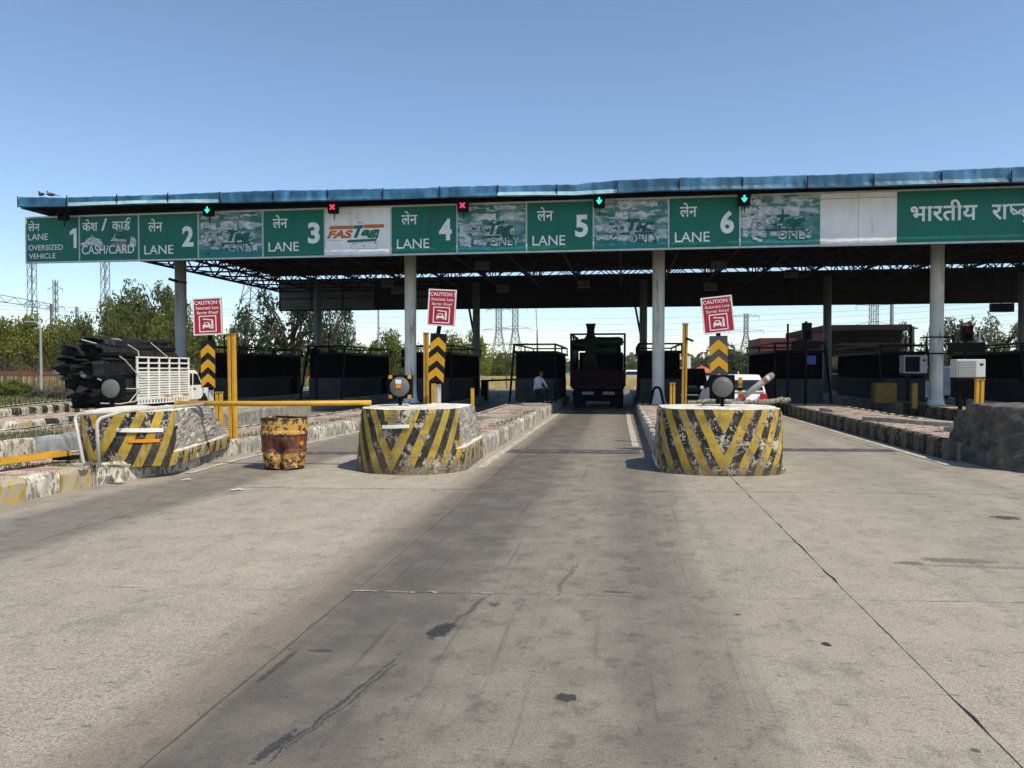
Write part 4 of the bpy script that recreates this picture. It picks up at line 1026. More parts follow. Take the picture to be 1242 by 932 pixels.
t, wd, h = panel(9.01, 17.2, P['green'], 'large green sign panel with Hindi lettering at the right edge', False, seams=(.235, .47, .71))
text(t, 'भारतीय', .42, h * .41, 2.06, h * .385, -.035, P['white'], offset=.016)
text(t, 'रा', 2.92, h * .41, .50, h * .27, -.035, P['white'], offset=.016)
sb = MB(); zt = h * .68
for pts in ([(3.40, zt - .025), (5.15, zt - .025)], [(3.50, zt), (3.50, h * .56), (3.58, h * .50), (3.72, h * .52), (3.80, h * .58)], [(3.53, h * .60), (3.78, h * .50)],
            [(3.98, zt), (3.97, h * .62), (3.86, h * .58), (3.84, h * .50), (3.93, h * .44), (4.08, h * .44), (4.17, h * .48)], [(3.97, h * .42), (3.87, h * .36)], [(3.97, h * .42), (4.07, h * .36)],
            [(4.40, zt), (4.40, h * .41)], [(4.22, zt), (4.24, h * .79), (4.32, h * .83), (4.40, h * .78), (4.42, zt)]):
    stroke(sb, pts, .062, -.033 - .0005 * len(pts))
sb.build('lettering', P['white'], t)
text(t, 'य', 4.52, h * .41, .42, h * .27, -.035, P['white'], offset=.016)

# ------------------------------------------------------------------ lane signals on the fascia
def signal(u, v, kind, label):
    p = at(u, v, 26.9); t = thing('lane_signal', label, 'lane signal', (p.x, 26.85, p.z))
    mb = MB(); mb.box((0, 0, 0), (.40, .22, .44)); mb.build('housing', P['plast'], t, bevel=.05)
    hd = MB(); n = 10; vs = []
    for i in range(n + 1):
        a = math.pi * i / n
        for y in (-.11, -.30): vs.append((.2 * math.cos(a), y, .04 + .2 * math.sin(a)))
    hd.add(vs, [(2 * i, 2 * i + 2, 2 * i + 3, 2 * i + 1) for i in range(n)]); hd.build('visor', P['plast'], t)
    MB().bar((.02, .05, -.2), (.02, .02, -.44), .03).build('cable', P['black'], t); MB().bar((0, .08, .2), (0, .2, .5), .05).build('hanger', P['steel'], t)
    s = .095; mb = MB()
    if kind == 'g':
        plate(mb, [(-.026, s * 1.25), (-.026, -.01), (-s * .85, .045), (-s * .98, -.005), (0, -s * 1.3), (s * .98, -.005), (s * .85, .045), (.026, -.01), (.026, s * 1.25)], -.112, .008)
        mb.build('arrow', GREEN_ON, t)
    elif kind == 'r':
        stroke(mb, [(-s * .9, -s * .9), (s * .9, s * .9)], .06, -.112); stroke(mb, [(-s * .9, s * .9), (s * .9, -s * .9)], .06, -.1135); mb.build('cross', RED_ON, t)
    else: MB().lathe([(.13, 0), (.12, -.02)], 16, (0, -.112, 0), 'Y').build('lens', P['glass'], t)
signal(78, 261, 'x', 'unlit black lane signal above the OVERSIZED VEHICLE panel'); signal(254, 256, 'g', 'green arrow lane signal above the left caution sign')
signal(405, 252.5, 'r', 'red cross lane signal at the corner of the white FASTag panel'); signal(562, 250.5, 'r', 'red cross lane signal at the corner of a peeling teal panel')
signal(727, 245, 'g', 'green arrow lane signal straight above the dark loaded lorry'); signal(902, 242.5, 'g', 'green arrow lane signal above the tilted caution sign')

# ------------------------------------------------------------------ toll booths
def booth(label, loc, ln=7.0, wd=1.6):
    t = thing('toll_booth', label, 'toll booth', loc)
    mb = MB(); mb.box((0, ln / 2, .50), (wd, ln, 1.0)); mb.build('base_wall', P['bwall'], t)
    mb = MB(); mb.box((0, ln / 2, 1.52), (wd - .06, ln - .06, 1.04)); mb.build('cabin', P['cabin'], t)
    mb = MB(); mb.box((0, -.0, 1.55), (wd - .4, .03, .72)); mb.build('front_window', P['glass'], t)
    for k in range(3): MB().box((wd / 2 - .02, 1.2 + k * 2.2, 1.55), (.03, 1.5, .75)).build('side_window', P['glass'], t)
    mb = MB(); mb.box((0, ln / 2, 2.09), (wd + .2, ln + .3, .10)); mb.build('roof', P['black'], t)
    cg = MB(); h2 = 2.42; x0, x1, y0, y1 = -wd / 2 - .05, wd / 2 + .05, .1, ln
    for a, b in (((x0, y0, h2), (x1, y0, h2)), ((x0, y1, h2), (x1, y1, h2)), ((x0, y0, h2), (x0, y1, h2)), ((x1, y0, h2), (x1, y1, h2))): cg.bar(a, b, .07)
    for y in (y0, y0 + ln / 2, y1): 
        for x in (x0, x1): cg.bar((x, y, 2.1), (x, y, h2), .06)
    cg.build('cage_rail', P['black'], t)
    for x in (x0, x1): MB().bar((x + (x < 0) * -.10 + (x > 0) * .10, -.62, 0), (x, y0, h2), .075).build('front_stay', P['black'], t)
    MB().bar((0.1, y0, 2.1), (.1, y0, 3.0), .04).build('aerial', P['black'], t)
    dr = MB(); dr.box((wd / 2 + .012, ln - 1.0, 1.0), (.03, .8, 1.9)); d = dr.build('door', P['cabin'], t); MB().box((wd / 2 + .045, ln - 1.3, 1.0), (.04, .10, .03)).build('handle', P['rim'], d)
    return t
BZ = .31
bD = booth('dark caged toll booth left of the green loaded lorry, man seated beside it', (-3.62, 31.6, BZ))
def bcopy(label, x, y, sx=1): c = dup(bD, label, (x, y, BZ), 0); c.scale = (sx, 1, 1); return c
bcopy('dark caged toll booth right of the green loaded lorry behind a white column', 1.5, 31.6)
bcopy('dark caged toll booth right of the stained column and the middle caution sign', -8.3, 33.0)
bcopy('dark caged toll booth with sloping stays behind the flaking block lamp', -13.2, 33.0)
bcopy('dark caged toll booth behind the tall yellow post, left most in the photo', -18.2, 33.0)
bcopy('dark caged toll booth behind the white hatchback', 6.9, 31.6, 1.1)
bcopy('dark toll booth left of the right hand column with cream cooler, brick building behind', 11.9, 35.0, 1.1)
bcopy('dark toll booth at the right edge behind the cream air cooler', 16.9, 33.5, 1.2)

# signal poles, cabinets, hanging sign, air conditioners
def sig_pole(u, vb, vt, D, label, boxes, cross=None, beacon=False, rad=.05):
    a = at(u, vb, D); b_ = at(u, vt, D); t = thing('signal_pole', label, 'signal pole', (a.x, D, .3)); h = b_.z - .3
    MB().tube([(0, 0, 0), (0, 0, h)], rad, 8).build('pole', P['black'], t)
    for (v0, v1, w_) in boxes:
        z0, z1 = at(u, v1, D).z - .3, at(u, v0, D).z - .3
        mb = MB(); mb.box((0, -.12, (z0 + z1) / 2), (w_, .2, z1 - z0)); bx = mb.build('signal_box', P['plast'], t, bevel=.02)
        for k in range(2): MB().lathe([(w_ * .33, 0), (w_ * .3, -.03)], 14, (0, -.225, z0 + (z1 - z0) * (.3 + .42 * k)), 'Y').build('lens', P['maroon'] if k else P['glass'], bx)
    if cross:
        v0, v1, w_ = cross; z0, z1 = at(u, v1, D).z - .3, at(u, v0, D).z - .3
        mb = MB(); mb.box((0, -.06, (z0 + z1) / 2), (w_, .08, z1 - z0)); mb.build('cross_board', P['plast'], t)
    if beacon: MB().lathe([(.08, 0), (.10, .05), (.09, .16), (.03, .2)], 12, (0, 0, h)).build('beacon', P['amber'], t)
    return t
sig_pole(405, 470, 425, 36, 'dark signal pole left of the third booth with a red light box', [(424, 438, .36), (440, 452, .34)])
sig_pole(492.5, 480, 424, 30.9, 'signal pole with dark red light boxes left of the stained column', [(424, 434, .30), (436, 446, .30)])
sig_pole(384, 470, 420, 33, 'short pole with small box before the grey back column', [(424, 431, .5)])
sig_pole(977, 486, 390, 30.5, 'dark signal pole with wide cross board in front of the brick building', [(392, 413, .34)], (414, 424, 1.1), False)
sig_pole(955, 486, 393, 31, 'slim dark pole with small box right of the white hatchback', [], None, False, .04)
sig_pole(1170, 486, 399, 29, 'dark signal pole with orange beacon above the cream air cooler', [(396, 414, .36)], (416, 428, 1.2), True)
sig_pole(1104, 470, 395, 36, 'pair of slim dark poles left of the right hand column', [], None, False, .05)
t = thing('hanging_sign', 'dark box sign hanging on rods from the canopy at the upper right', 'hanging sign', at(1215, 373.5, 44))
mb = MB(); mb.box((0, 0, 0), (1.12, .25, .45)); mb.build('box', P['plast'], t)
for x in (-.5, -.05, .5): MB().bar((x, 0, .2), (x, 0, 2.6), .035).build('rod', P['black'], t)
def cooler(u, v0, v1, w_, D, label, mk, grille):
    a = at(u, v1, D); b_ = at(u, v0, D); h = b_.z - a.z
    t = thing('air_cooler', label, 'air conditioner', (a.x, D, a.z))
    mb = MB(); mb.box((0, .2, h / 2), (w_, .5, h)); mb.build('case', P[mk], t, bevel=.02)
    mb = MB(); mb.box((-w_ * .14, -.055, h * .5), (w_ * .62, .02, h * .84)); g_ = mb.build('grille', P[grille], t)
    for k in range(9): MB().box((-w_ * .14, -.07, h * (.12 + .095 * k)), (w_ * .6, .012, .012)).build('slat', P['acw'] if mk == 'acw' else P['black'], g_)
    MB().box((w_ * .36, -.055, h * .72), (w_ * .12, .012, h * .10)).build('badge', P['black'], t)
    MB().box((-w_ * .05, .2, -.05), (w_ * .9, .45, .06)).build('bracket', P['steel'], t); MB().bar((-w_ * .25, .2, -.05), (-w_ * .25, .2, -1.0), .10).build('stand', P['black'], t)
    return t
cooler(1177, 436, 458, .82, 25.3, 'cream air cooler on a post catching the sun behind the yellow post', 'acw', 'acg')
cooler(1110, 431, 453, .80, 29.8, 'shaded air cooler with dark grille left of the right hand column', 'acg', 'black')
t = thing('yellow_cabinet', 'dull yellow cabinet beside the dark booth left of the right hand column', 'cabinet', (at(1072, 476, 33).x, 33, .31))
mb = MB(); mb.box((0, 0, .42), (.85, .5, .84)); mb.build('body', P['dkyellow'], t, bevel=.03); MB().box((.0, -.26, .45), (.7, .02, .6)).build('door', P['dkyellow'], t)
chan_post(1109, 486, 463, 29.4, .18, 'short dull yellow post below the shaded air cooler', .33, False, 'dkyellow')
t = thing('loop_guard', 'black loop stand at the foot of the bright white column', 'stand', (1.25, 29.2, .31))
MB().tube(bend([(-.25, 0, 0), (-.1, 0, .72), (.12, 0, .72), (.28, 0, 0)], 4, .15), .05, 8).build('loop', P['black'], t)
t = thing('post_stub', 'short dark post stubs at the foot of the right hand column', 'post', (11.75, 29.3, .31))
MB().tube([(0, 0, 0), (0, 0, .62)], .05, 8).build('stub', P['black'], t); MB().lathe([(.10, 0), (.12, .06), (.1, .2), (.03, .24)], 12, (0, 0, .6)).build('head', P['black'], t)
t = thing('column_collar', 'thin black square collar frame round the right hand column', 'frame', (11.47, 30.1, at(1133, 419, 30.1).z))
mb = MB(); h = .62; 
for (a, b) in (((-.45, 0, -.3), (.45, 0, -.3)), ((-.45, 0, .3), (.45, 0, .3)), ((-.45, 0, -.3), (-.45, 0, .3)), ((.45, 0, -.3), (.45, 0, .3)), ((-.45, 0, .3), (-.45, .6, .3)), ((.45, 0, .3), (.45, .6, .3)), ((-.45, .6, .3), (.45, .6, .3))): mb.bar(a, b, .045)
mb.build('frame_bar', P['black'], t)
t = thing('camera_bracket', 'small camera on a bracket fixed to the left grey column', 'camera', at(220, 343, 30.1))
MB().bar((.2, .1, 0), (-.2, -.1, .04), .05).build('arm', P['black'], t); MB().bar((-.1, -.1, .03), (-.42, -.25, .14), .11).build('body', P['plast'], t)
t = thing('lane_barrier', 'dark horizontal barrier bar between the two booths left of the lorry', 'boom', at(588, 462, 40))
e_ = at(640, 460, 40) - at(588, 462, 40); MB().bar((0, 0, 0), e_, .10).build('bar', P['black'], t); MB().box((0, 0, -.5), (.35, .35, 1.1)).build('pedestal', P['plast'], t)

# ------------------------------------------------------------------ vehicles
def wheel(parent, x, y, r, wd, rimmat='rim'):
    s = 1 if x > 0 else -1
    w_ = MB().lathe([(r * .7, -wd / 2), (r * .95, -wd / 2), (r, -wd * .3), (r, wd * .3), (r * .95, wd / 2), (r * .7, wd / 2)], 24, (0, 0, 0), 'X').build('wheel', P['rubber'], parent, (x, y, r), smooth=False)
    MB().lathe([(r * .68, -.01), (r * .62, .0), (r * .5, -.03), (r * .2, -.01), (r * .15, .02)], 20, (s * wd / 2, 0, 0), 'X').build('rim', P[rimmat], w_)
    return w_
def side_prism(mb, poly, x0, x1): mb.prism(poly, lambda a, b, d: (d, a, b), x0, x1)
# pickup with black bundles
pk = thing('pickup_truck', 'white slatted pickup carrying a high overhanging load of black mats', 'pickup', (-17.15, 24.1, 0))
pk.scale = (.90, .90, .93)
mb = MB(); mb.bar((-.4, -.1, .55), (-.4, 5.2, .55), .14); mb.bar((.4, -.1, .55), (.4, 5.2, .55), .14); mb.box((0, .05, .5), (1.5, .14, .16)); mb.build('chassis', P['steel'], pk)
MB().box((0, 1.75, .70), (1.72, 3.5, .08)).build('cargo_floor', P['wpaint'], pk)
for s in (-1, 1):
    X = s * .86
    for k in range(6): MB().box((X, .02 + k * .694, 1.46), (.07, .06, 1.62)).build('post', P['wpaint'], pk, bevel=.008)
    for k in range(11): MB().box((X, 1.755, .78 + k * .094), (.035, 3.45, .066)).build('slat', P['wpaint'], pk, bevel=.008)
    for z in (1.86, 2.06, 2.27): MB().box((X, 1.755, z), (.06, 3.55, .055)).build('rail', P['wpaint'], pk)
    for k in range(5):
        for z in (1.97, 2.17): MB().box((X - s * .02, .37 + k * .694, z), (.012, .60, .13)).build('opening_panel', P['plast'], pk)
    sk = MB()
    for k in range(18):
        if not (8 <= k <= 13 and False): sk.box((X, .10 + k * .194, .63), (.03, .10, .14))
    sk.box((X, 1.755, .545), (.035, 3.5, .04)); sk.box((X, 1.755, .72), (.04, 3.5, .05)); sk.build('skirt', P['wpaint'], pk)
    MB().box((X + s * .025, 2.0, .80), (.012, .55, .06)).build('reflector', P['amber'], pk); MB().box((X + s * .025, 3.25, .80), (.012, .4, .06)).build('reflector', P['amber'], pk)
MB().box((0, 3.52, 1.46), (1.7, .06, 1.6)).build('headboard', P['wpaint'], pk)
cab = MB(); side_prism(cab, [(3.62, .55), (4.35, .5), (4.55, .78), (4.95, .78), (5.15, .5), (5.62, .5), (5.66, .95), (5.55, 1.08), (4.72, 1.17), (4.30, 1.72), (4.15, 1.78), (3.66, 1.78), (3.6, 1.7)], -.80, .80); cb_ = cab.build('cab', P['wpaint'], pk, bevel=.05)
for s in (-1, 1):
    X = s * .805
    wdw = MB(); side_prism(wdw, [(3.95, 1.18), (4.58, 1.18), (4.27, 1.62), (3.97, 1.65)], X - .008, X + .008); wdw.build('side_window', P['cglass'], cb_)
    wdw = MB(); side_prism(wdw, [(3.68, 1.18), (3.86, 1.18), (3.86, 1.65), (3.70, 1.65)], X - .008, X + .008); wdw.build('rear_quarter_window', P['cglass'], cb_)
    d = MB(); side_prism(d, [(3.90, .58), (4.66, .58), (4.68, 1.12), (4.66, 1.14), (3.90, 1.14)], X - .012, X + .012); dd = d.build('door', P['wpaint'], pk, bevel=.01); MB().box((X + s * .025, 4.02, 1.02), (.03, .16, .04)).build('handle', P['black'], dd)
    MB().box((X + s * .12, 4.62, 1.22), (.16, .06, .20)).build('mirror', P['black'], pk, bevel=.02)
ws = MB(); ws.add([(-.68, 4.70, 1.20), (.68, 4.70, 1.20), (.62, 4.34, 1.68), (-.62, 4.34, 1.68), (-.68, 4.72, 1.21), (.68, 4.72, 1.21), (.62, 4.36, 1.69), (-.62, 4.36, 1.69)], [(0, 1, 2, 3), (7, 6, 5, 4), (0, 4, 5, 1), (1, 5, 6, 2), (2, 6, 7, 3), (3, 7, 4, 0)]); ws.build('windscreen', P['cglass'], cb_)
rk = MB()
for z in (1.86, 2.0): rk.bar((-.7, 3.75, z), (.7, 3.75, z), .03); rk.bar((.7, 3.62, z), (.7, 4.15, z), .03); rk.bar((-.7, 3.62, z), (-.7, 4.15, z), .03); rk.bar((-.7, 4.15, z), (.7, 4.15, z), .03)
for x in (-.7, .7): rk.bar((x, 4.15, 1.76), (x, 4.15, 2.0), .03)
rk.build('roof_rack', P['rim'], pk)
for x in (-.72, .72): wheel(pk, x, 1.45, .36, .22); wheel(pk, x, 4.76, .36, .22)
ar = MB(); ar.box((.845, 1.45, .66), (.03, .95, .26)); ar.build('wheel_arch', P['black'], pk)
for x in (-.6, .6): MB().box((x, -.06, .62), (.26, .06, .12)).build('tail_lamp', P['tail'], pk)
MB().box((.0, -.08, .42), (1.4, .05, .10)).build('rear_bumper', P['maroon'], pk)
# black mat bundles: lofted, ribbed, sagging ends
def bundle(label, x, z, y0, y1, rx, rz_, seed, tip=0.0, flat=.0):
    rr = random.Random(seed); n = 40; k_ = 22; vs = []; fs = []
    for i in range(n + 1):
        f = i / n; y = y0 + (y1 - y0) * f; e = min(1, .80 + f * 3) ; zz = z + tip * (1 - f) ** 2 + .03 * math.sin(f * 5 + seed)
        rib = (.014 if i % 2 else -.010)
        for k in range(k_):
            a = 2 * math.pi * k / k_
            lump = 1 + .13 * math.sin(a * 3 + seed + f * 2) + .07 * math.sin(a * 5 + seed * 2) + .10 * noise.noise(Vector((math.cos(a) * 1.5, f * 4, seed)))
            q = e * lump
            ca, sa = math.cos(a), math.sin(a); ca = math.copysign(abs(ca) ** .75, ca); sa = math.copysign(abs(sa) ** .75, sa)
            vs.append((x + (rx + rib) * q * ca, y - (.10 * rr.random() if i == 0 else 0), zz + (rz_ + rib) * q * sa))
    for i in range(n):
        for k in range(k_): fs.append((i * k_ + k, i * k_ + (k + 1) % k_, (i + 1) * k_ + (k + 1) % k_, (i + 1) * k_ + k))
    c = len(vs); vs.append((x, y0 + .30, z + tip)); fs += [(c, (k + 1) % k_, k) for k in range(k_)]
    c2 = len(vs); vs.append((x, y1, z)); fs += [(c2, n * k_ + k, n * k_ + (k + 1) % k_) for k in range(k_)]
    mb = MB(); mb.add(vs, fs); o = mb.build('mat_bundle', P['mat_black'], None, pk.location, smooth=False); o.scale = pk.scale
    return tag(o, label, 'bundle', 'black ribbed mat bundles loaded on the pickup')
bundle('lowest black mat bundle at the near side of the pickup load', .32, .86, -1.3, 3.3, .40, .27, 1, -.12)
bundle('lowest black mat bundle on the far side of the pickup load', -.38, .86, -1.5, 3.3, .40, .27, 2, -.10)
bundle('ribbed black mat bundle just above the pickup floor, near side', .30, 1.34, -1.6, 3.3, .43, .31, 3, -.05)
bundle('ribbed black mat bundle just above the pickup floor, far side', -.38, 1.36, -1.8, 3.3, .42, .30, 4, .0)
bundle('fat rolled black mat sticking far out behind the pickup, near side', .28, 1.86, -2.0, 3.2, .44, .33, 5, -.04)
bundle('rolled black mat sticking out behind the pickup, far side', -.38, 1.88, -2.3, 3.2, .42, .32, 6, -.14)
bundle('upper black mat bundle above the pickup side, near side', .27, 2.38, -1.6, 2.9, .45, .28, 7, .02)
bundle('upper black mat bundle of the pickup load, far side', -.40, 2.40, -1.9, 3.0, .44, .28, 8, -.02)
bundle('flat topmost black mat of the pickup load, just under the tree line', -.05, 2.76, -1.3, 2.6, .70, .19, 9, .0)
for k, (x, z, y0, tip) in enumerate(((.3, .60, -1.1, -.1), (-.4, .60, -1.5, -.1), (.34, 1.10, -1.9, -.05), (-.36, 1.11, -1.4, .02), (.30, 1.60, -1.8, -.02), (-.40, 1.62, -2.2, 0), (.26, 2.12, -1.6, .03), (-.38, 2.14, -2.2, .0), (.2, 2.60, -1.8, .02))):
    bundle('thin flat black mat layer pressed between the thicker rolls of the pickup load', x, z, y0, 3.0, .44, .085, 20 + k, tip)['group'] = 'thin mat layers of the pickup load'
for k in range(9):
    a = Vector((-17.15 + rnd.uniform(-.75, .75), 24.1 - rnd.uniform(1.2, 1.7), rnd.uniform(.8, 2.5))); b_ = a + Vector((rnd.uniform(-.3, .3), -rnd.uniform(.3, .7), rnd.uniform(-.12, .12)))
    mb = MB(); q = Euler((rnd.uniform(-.2, .2), rnd.uniform(-.5, .5), rnd.uniform(-.4, .4))).to_matrix()
    vs = []
    for i in range(7):
        f = i / 6; c = a.lerp(b_, f); c.z += .05 * math.sin(f * 4 + k)
        for s in (-1, 1): vs.append(c + q @ Vector((s * (.20 - .12 * f), 0, .05 * s * math.sin(k)))); 
        for s in (1, -1): vs.append(c + q @ Vector((s * (.20 - .12 * f), 0, .05 * s * math.sin(k) - .03)))
    fs = [(4 * i + j, 4 * (i + 1) + j, 4 * (i + 1) + (j + 1) % 4, 4 * i + (j + 1) % 4) for i in range(6) for j in range(4)] + [(3, 2, 1, 0), (24, 25, 26, 27)]
    mb.add(vs, fs); tag(mb.build('mat_flap', P['mat_black'], None), 'loose black mat flap hanging from the rear of the pickup load', 'mat', 'loose mat ends at the rear of the pickup load')
rp = pk.location
def rope(label, pts):
    tag(MB().tube([rp + Vector((p[0] * .9, p[1] * .9, p[2] * .93)) for p in pts], .022, 5).build('rope', P['rope']), label, 'rope', None)
rope('pale rope running down from the load to the near side of the pickup box', [(-.2, -1.6, 2.86), (.55, -1.3, 2.62), (.80, -.6, 2.15), (.9, .1, 1.55)])
rope('pale rope over the top of the black load to the pickup top rail', [(-.5, -.6, 2.96), (.5, -.5, 2.90), (.78, .2, 2.5), (.9, .1, 2.28)])
rope('second pale rope over the top of the black load', [(-.5, 1.2, 2.96), (.5, 1.3, 2.90), (.78, 1.7, 2.5), (.92, 2.0, 2.25)])
rope('pale strap along the lower black load to the pickup corner', [(.72, -2.0, 1.50), (.85, -1.2, 1.18), (.9, -.4, 1.12), (.93, .1, 1.12)])
rope('pale bracing rope below the load at the rear of the pickup box', [(.93, .1, 1.10), (.86, -.5, .62)])
rope('pale rope looped under the lowest overhanging mats', [(.75, -1.9, .66), (.85, -1.0, .60), (.9, -.1, .66)])

# lorry in the middle lane, seen from behind
lo = thing('cargo_lorry', 'dark open frame lorry with maroon tailgate waiting between the two middle booths', 'lorry', (-1.08, 33.6, 0))
MB().box((0, 2.6, .92), (2.3, 5.2, .16)).build('cargo_floor', P['steel'], lo)
for k in range(7): MB().box((0, 0, 1.02 + k * .10), (2.36, .06, .092)).build('tailgate_plank', P['maroon'], lo)
for s in (-1, 1):
    for k in range(7): MB().box((s * 1.16, 2.6, 1.02 + k * .10), (.05, 5.2, .092)).build('side_plank', P['maroon'], lo)
    for k in range(4): MB().box((s * 1.16, .05 + k * 1.7, 2.1), (.09, .09, 2.3)).build('stake', P['black'], lo)
    MB().bar((s * 1.16, 0, 3.22), (s * 1.16, 5.2, 3.22), .08).build('top_rail', P['black'], lo)
    MB().box((s * 1.14, 2.6, 2.25), (.03, 5.2, 1.1)).build('side_sheet', P['black'], lo)
MB().bar((-1.2, 0, 3.22), (1.2, 0, 3.22), .08).build('rear_rail', P['black'], lo); MB().bar((-1.2, 2.6, 2.95), (1.2, 2.6, 2.95), .07).build('cross_rail', P['black'], lo)
lc = MB(); side_prism(lc, [(5.3, .5), (6.9, .5), (6.95, 1.5), (6.7, 2.5), (5.3, 2.55)], -1.1, 1.1); lc.build('cab', P['black'], lo, bevel=.06)
MB().box((0, -.06, .62), (2.2, .10, .16)).build('bumper', P['black'], lo)
MB().box((0, 1.0, .42), (1.9, .25, .3)).build('rear_axle', P['black'], lo)
for x in (-.8, .8): MB().box((x, .45, .38), (.55, .03, .62)).build('mudflap', P['black'], lo)
MB().box((0, 3.4, .45), (1.7, 2.4, .5)).build('fuel_tank', P['black'], lo)
for x in (-.42, .48): MB().box((x, -.125, .66), (.5, .02, .13)).build('number_plate', P['acg'], lo)
for x in (-.95, .95): MB().box((x, -.12, .72), (.22, .05, .12)).build('tail_lamp', P['maroon'], lo); wheel(lo, x * 1.0, 1.0, .46, .3); wheel(lo, x, 5.9, .46, .3)
mc = thing('green_machine', 'green threshing machine with tall funnel standing in the lorry', 'machine', (-1.42, 34.3, 1.0))
mb = MB(); side_prism(mb, [(-.3, .2), (.5, .2), (.5, 1.25), (-.3, 1.25)], -.32, .30); mb.build('housing', P['mgreen'], mc, bevel=.03)
MB().lathe([(.26, 0), (.26, .06), (.1, .07)], 20, (-.02, -.38, .82), 'Y').build('flywheel', P['black'], mc)
mb = MB()
def frustum(mb, c, a0, b0, z0, a1, b1, z1):
    vs = [(c[0] + sx * a / 2, c[1] + sy * b / 2, z) for (a, b, z) in ((a0, b0, z0), (a1, b1, z1)) for sx, sy in ((-1, -1), (1, -1), (1, 1), (-1, 1))]
    mb.add(vs, [(3, 2, 1, 0), (4, 5, 6, 7)] + [(i, (i + 1) % 4, 4 + (i + 1) % 4, 4 + i) for i in range(4)])
frustum(mb, (0, .1), .42, .5, 1.25, .50, .6, 1.75); frustum(mb, (0, .1), .50, .6, 1.75, .86, .8, 2.05); mb.build('hopper', P['mgreen'], mc)
mb = MB(); frustum(mb, (0, .1), .55, .5, 2.05, .34, .34, 2.22); frustum(mb, (0, .1), .34, .34, 2.22, .32, .32, 2.45); frustum(mb, (0, .1), .32, .32, 2.45, .44, .4, 2.72); mb.build('funnel', P['black'], mc)
mb = MB(); mb.box((-.55, 0, .3), (.5, .4, .5)); mb.box((.75, .2, .35), (.8, .8, .6)); mb.build('engine_block', P['black'], mc, bevel=.05)
for k, (x, y, z, r_) in enumerate(((.2, 35.2, 2.95, .22), (-.1, 35.6, 2.90, .24), (-.65, 35.4, 2.8, .28), (.0, 35.3, 2.55, .3))):
    tag(MB().lathe([(.02, -.8), (r_ * .8, -.75), (r_, -.4), (r_ * .95, .2), (r_, .6), (r_ * .7, .8), (.02, .82)], 12, (x - .9 if k else x - 1.0, y, z - .0), 'X').build('sack_roll', P['mat_black'], None, smooth=True), 'dark roll of sacking stacked in the lorry beside the funnel', 'roll', 'rolls of sacking in the lorry')

# cars
def car(name, label, loc, rotz, body, L=3.9, W=1.68, Hh=1.52, suv=False):
    t = thing(name, label, 'car', loc, rotz); n = 12
    # lower body and greenhouse lofted across the width (tumblehome)
    low = [(0, .30), (.02, .62), (.10, .92), (.30, .98), (L - 1.0, .98), (L - .35, .86), (L, .66), (L - .02, .28), (L - .6, .20), (.5, .20)]
    mb = MB(); side_prism(mb, low, -W / 2, W / 2); lb = mb.build('body', P[body], t, bevel=.09)
    r0, r1 = (.12, .35)
    gh = [(.06, .95), (.26, Hh - .12), (.42, Hh), (L * .52, Hh), (L * .62, Hh - .08), (L - 1.0, .96)]
    mb = MB(); vs = []
    for s in (-1, 1):
        for (y, z) in gh:
            k = (z - .95) / (Hh - .95); vs.append((s * (W / 2 - .04 - .14 * k), y, z))
    m = len(gh); mb.add(vs, [tuple(range(m)), tuple(range(2 * m - 1, m - 1, -1))] + [(i, m + i, m + (i + 1) % m, (i + 1) % m) for i in range(m)]); mb.build('cabin', P[body], t, bevel=.05)
    k = W / 2 - .16
    rw = MB(); rw.add([(-k - .04, .095, 1.02), (k + .04, .095, 1.02), (k - .05, .235, Hh - .17), (-k + .05, .235, Hh - .17), (-k - .04, .07, 1.02), (k + .04, .07, 1.02), (k - .05, .21, Hh - .17), (-k + .05, .21, Hh - .17)],
                      [(0, 3, 2, 1), (4, 5, 6, 7), (0, 1, 5, 4), (1, 2, 6, 5), (2, 3, 7, 6), (3, 0, 4, 7)]); rw.build('rear_window', P['cglass'], t, bevel=.02)
    for s in (-1, 1):
        sw = MB(); x_ = s * (W / 2 - .045)
        sw.add([(x_, .42, 1.02), (x_, L - 1.25, 1.02), (x_ - s * .115, L * .60, Hh - .12), (x_ - s * .115, .50, Hh - .12), (x_ + s * .012, .42, 1.02), (x_ + s * .012, L - 1.25, 1.02), (x_ - s * .10, L * .60, Hh - .12), (x_ - s * .10, .50, Hh - .12)], [(0, 1, 2, 3), (4, 5, 6, 7), (0, 1, 5, 4), (1, 2, 6, 5), (2, 3, 7, 6), (3, 0, 4, 7)]); sw.build('side_window', P['cglass'], t)
        MB().box((s * (W / 2 - .14), .015, .80), (.22, .10, .24)).build('tail_lamp', P['tail'], t, bevel=.04)
        for y in (.65, L - .75): wheel(t, s * (W / 2 - .1), y, .30, .19)
        MB().box((s * (W / 2 + .06), L - 1.45, 1.04), (.14, .08, .12)).build('mirror', P[body], t, bevel=.03)
        MB().box((s * (W / 2 - .2), L - .03, .68), (.3, .06, .14)).build('headlight', P['acw'], t, bevel=.03)
    MB().box((0, -.02, .40), (W - .1, .09, .18)).build('rear_bumper', P[body], t, bevel=.04); MB().box((0, -.03, .68), (.5, .015, .11)).build('number_plate', P['acw'], t)
    MB().box((0, .55, Hh + .05), (.02, .14, .10)).build('aerial', P[body], t)
    return t
car('hatchback', 'white hatchback seen from behind in the lane beside the tilted caution sign', (3.78, 25.6, 0), R(2), 'cpaint')
car('parked_suv', 'dark sport utility car beyond the booths left of the tall weathered post', (at(838, 470, 47).x, 46, 0), 0, 'dcar', 4.3, 1.8, 1.75)
car('parked_car', 'white car on the road beyond the booths left of the brick building', (at(962, 470, 58).x, 57, 0), R(-10), 'cpaint', 4.0, 1.7, 1.5)
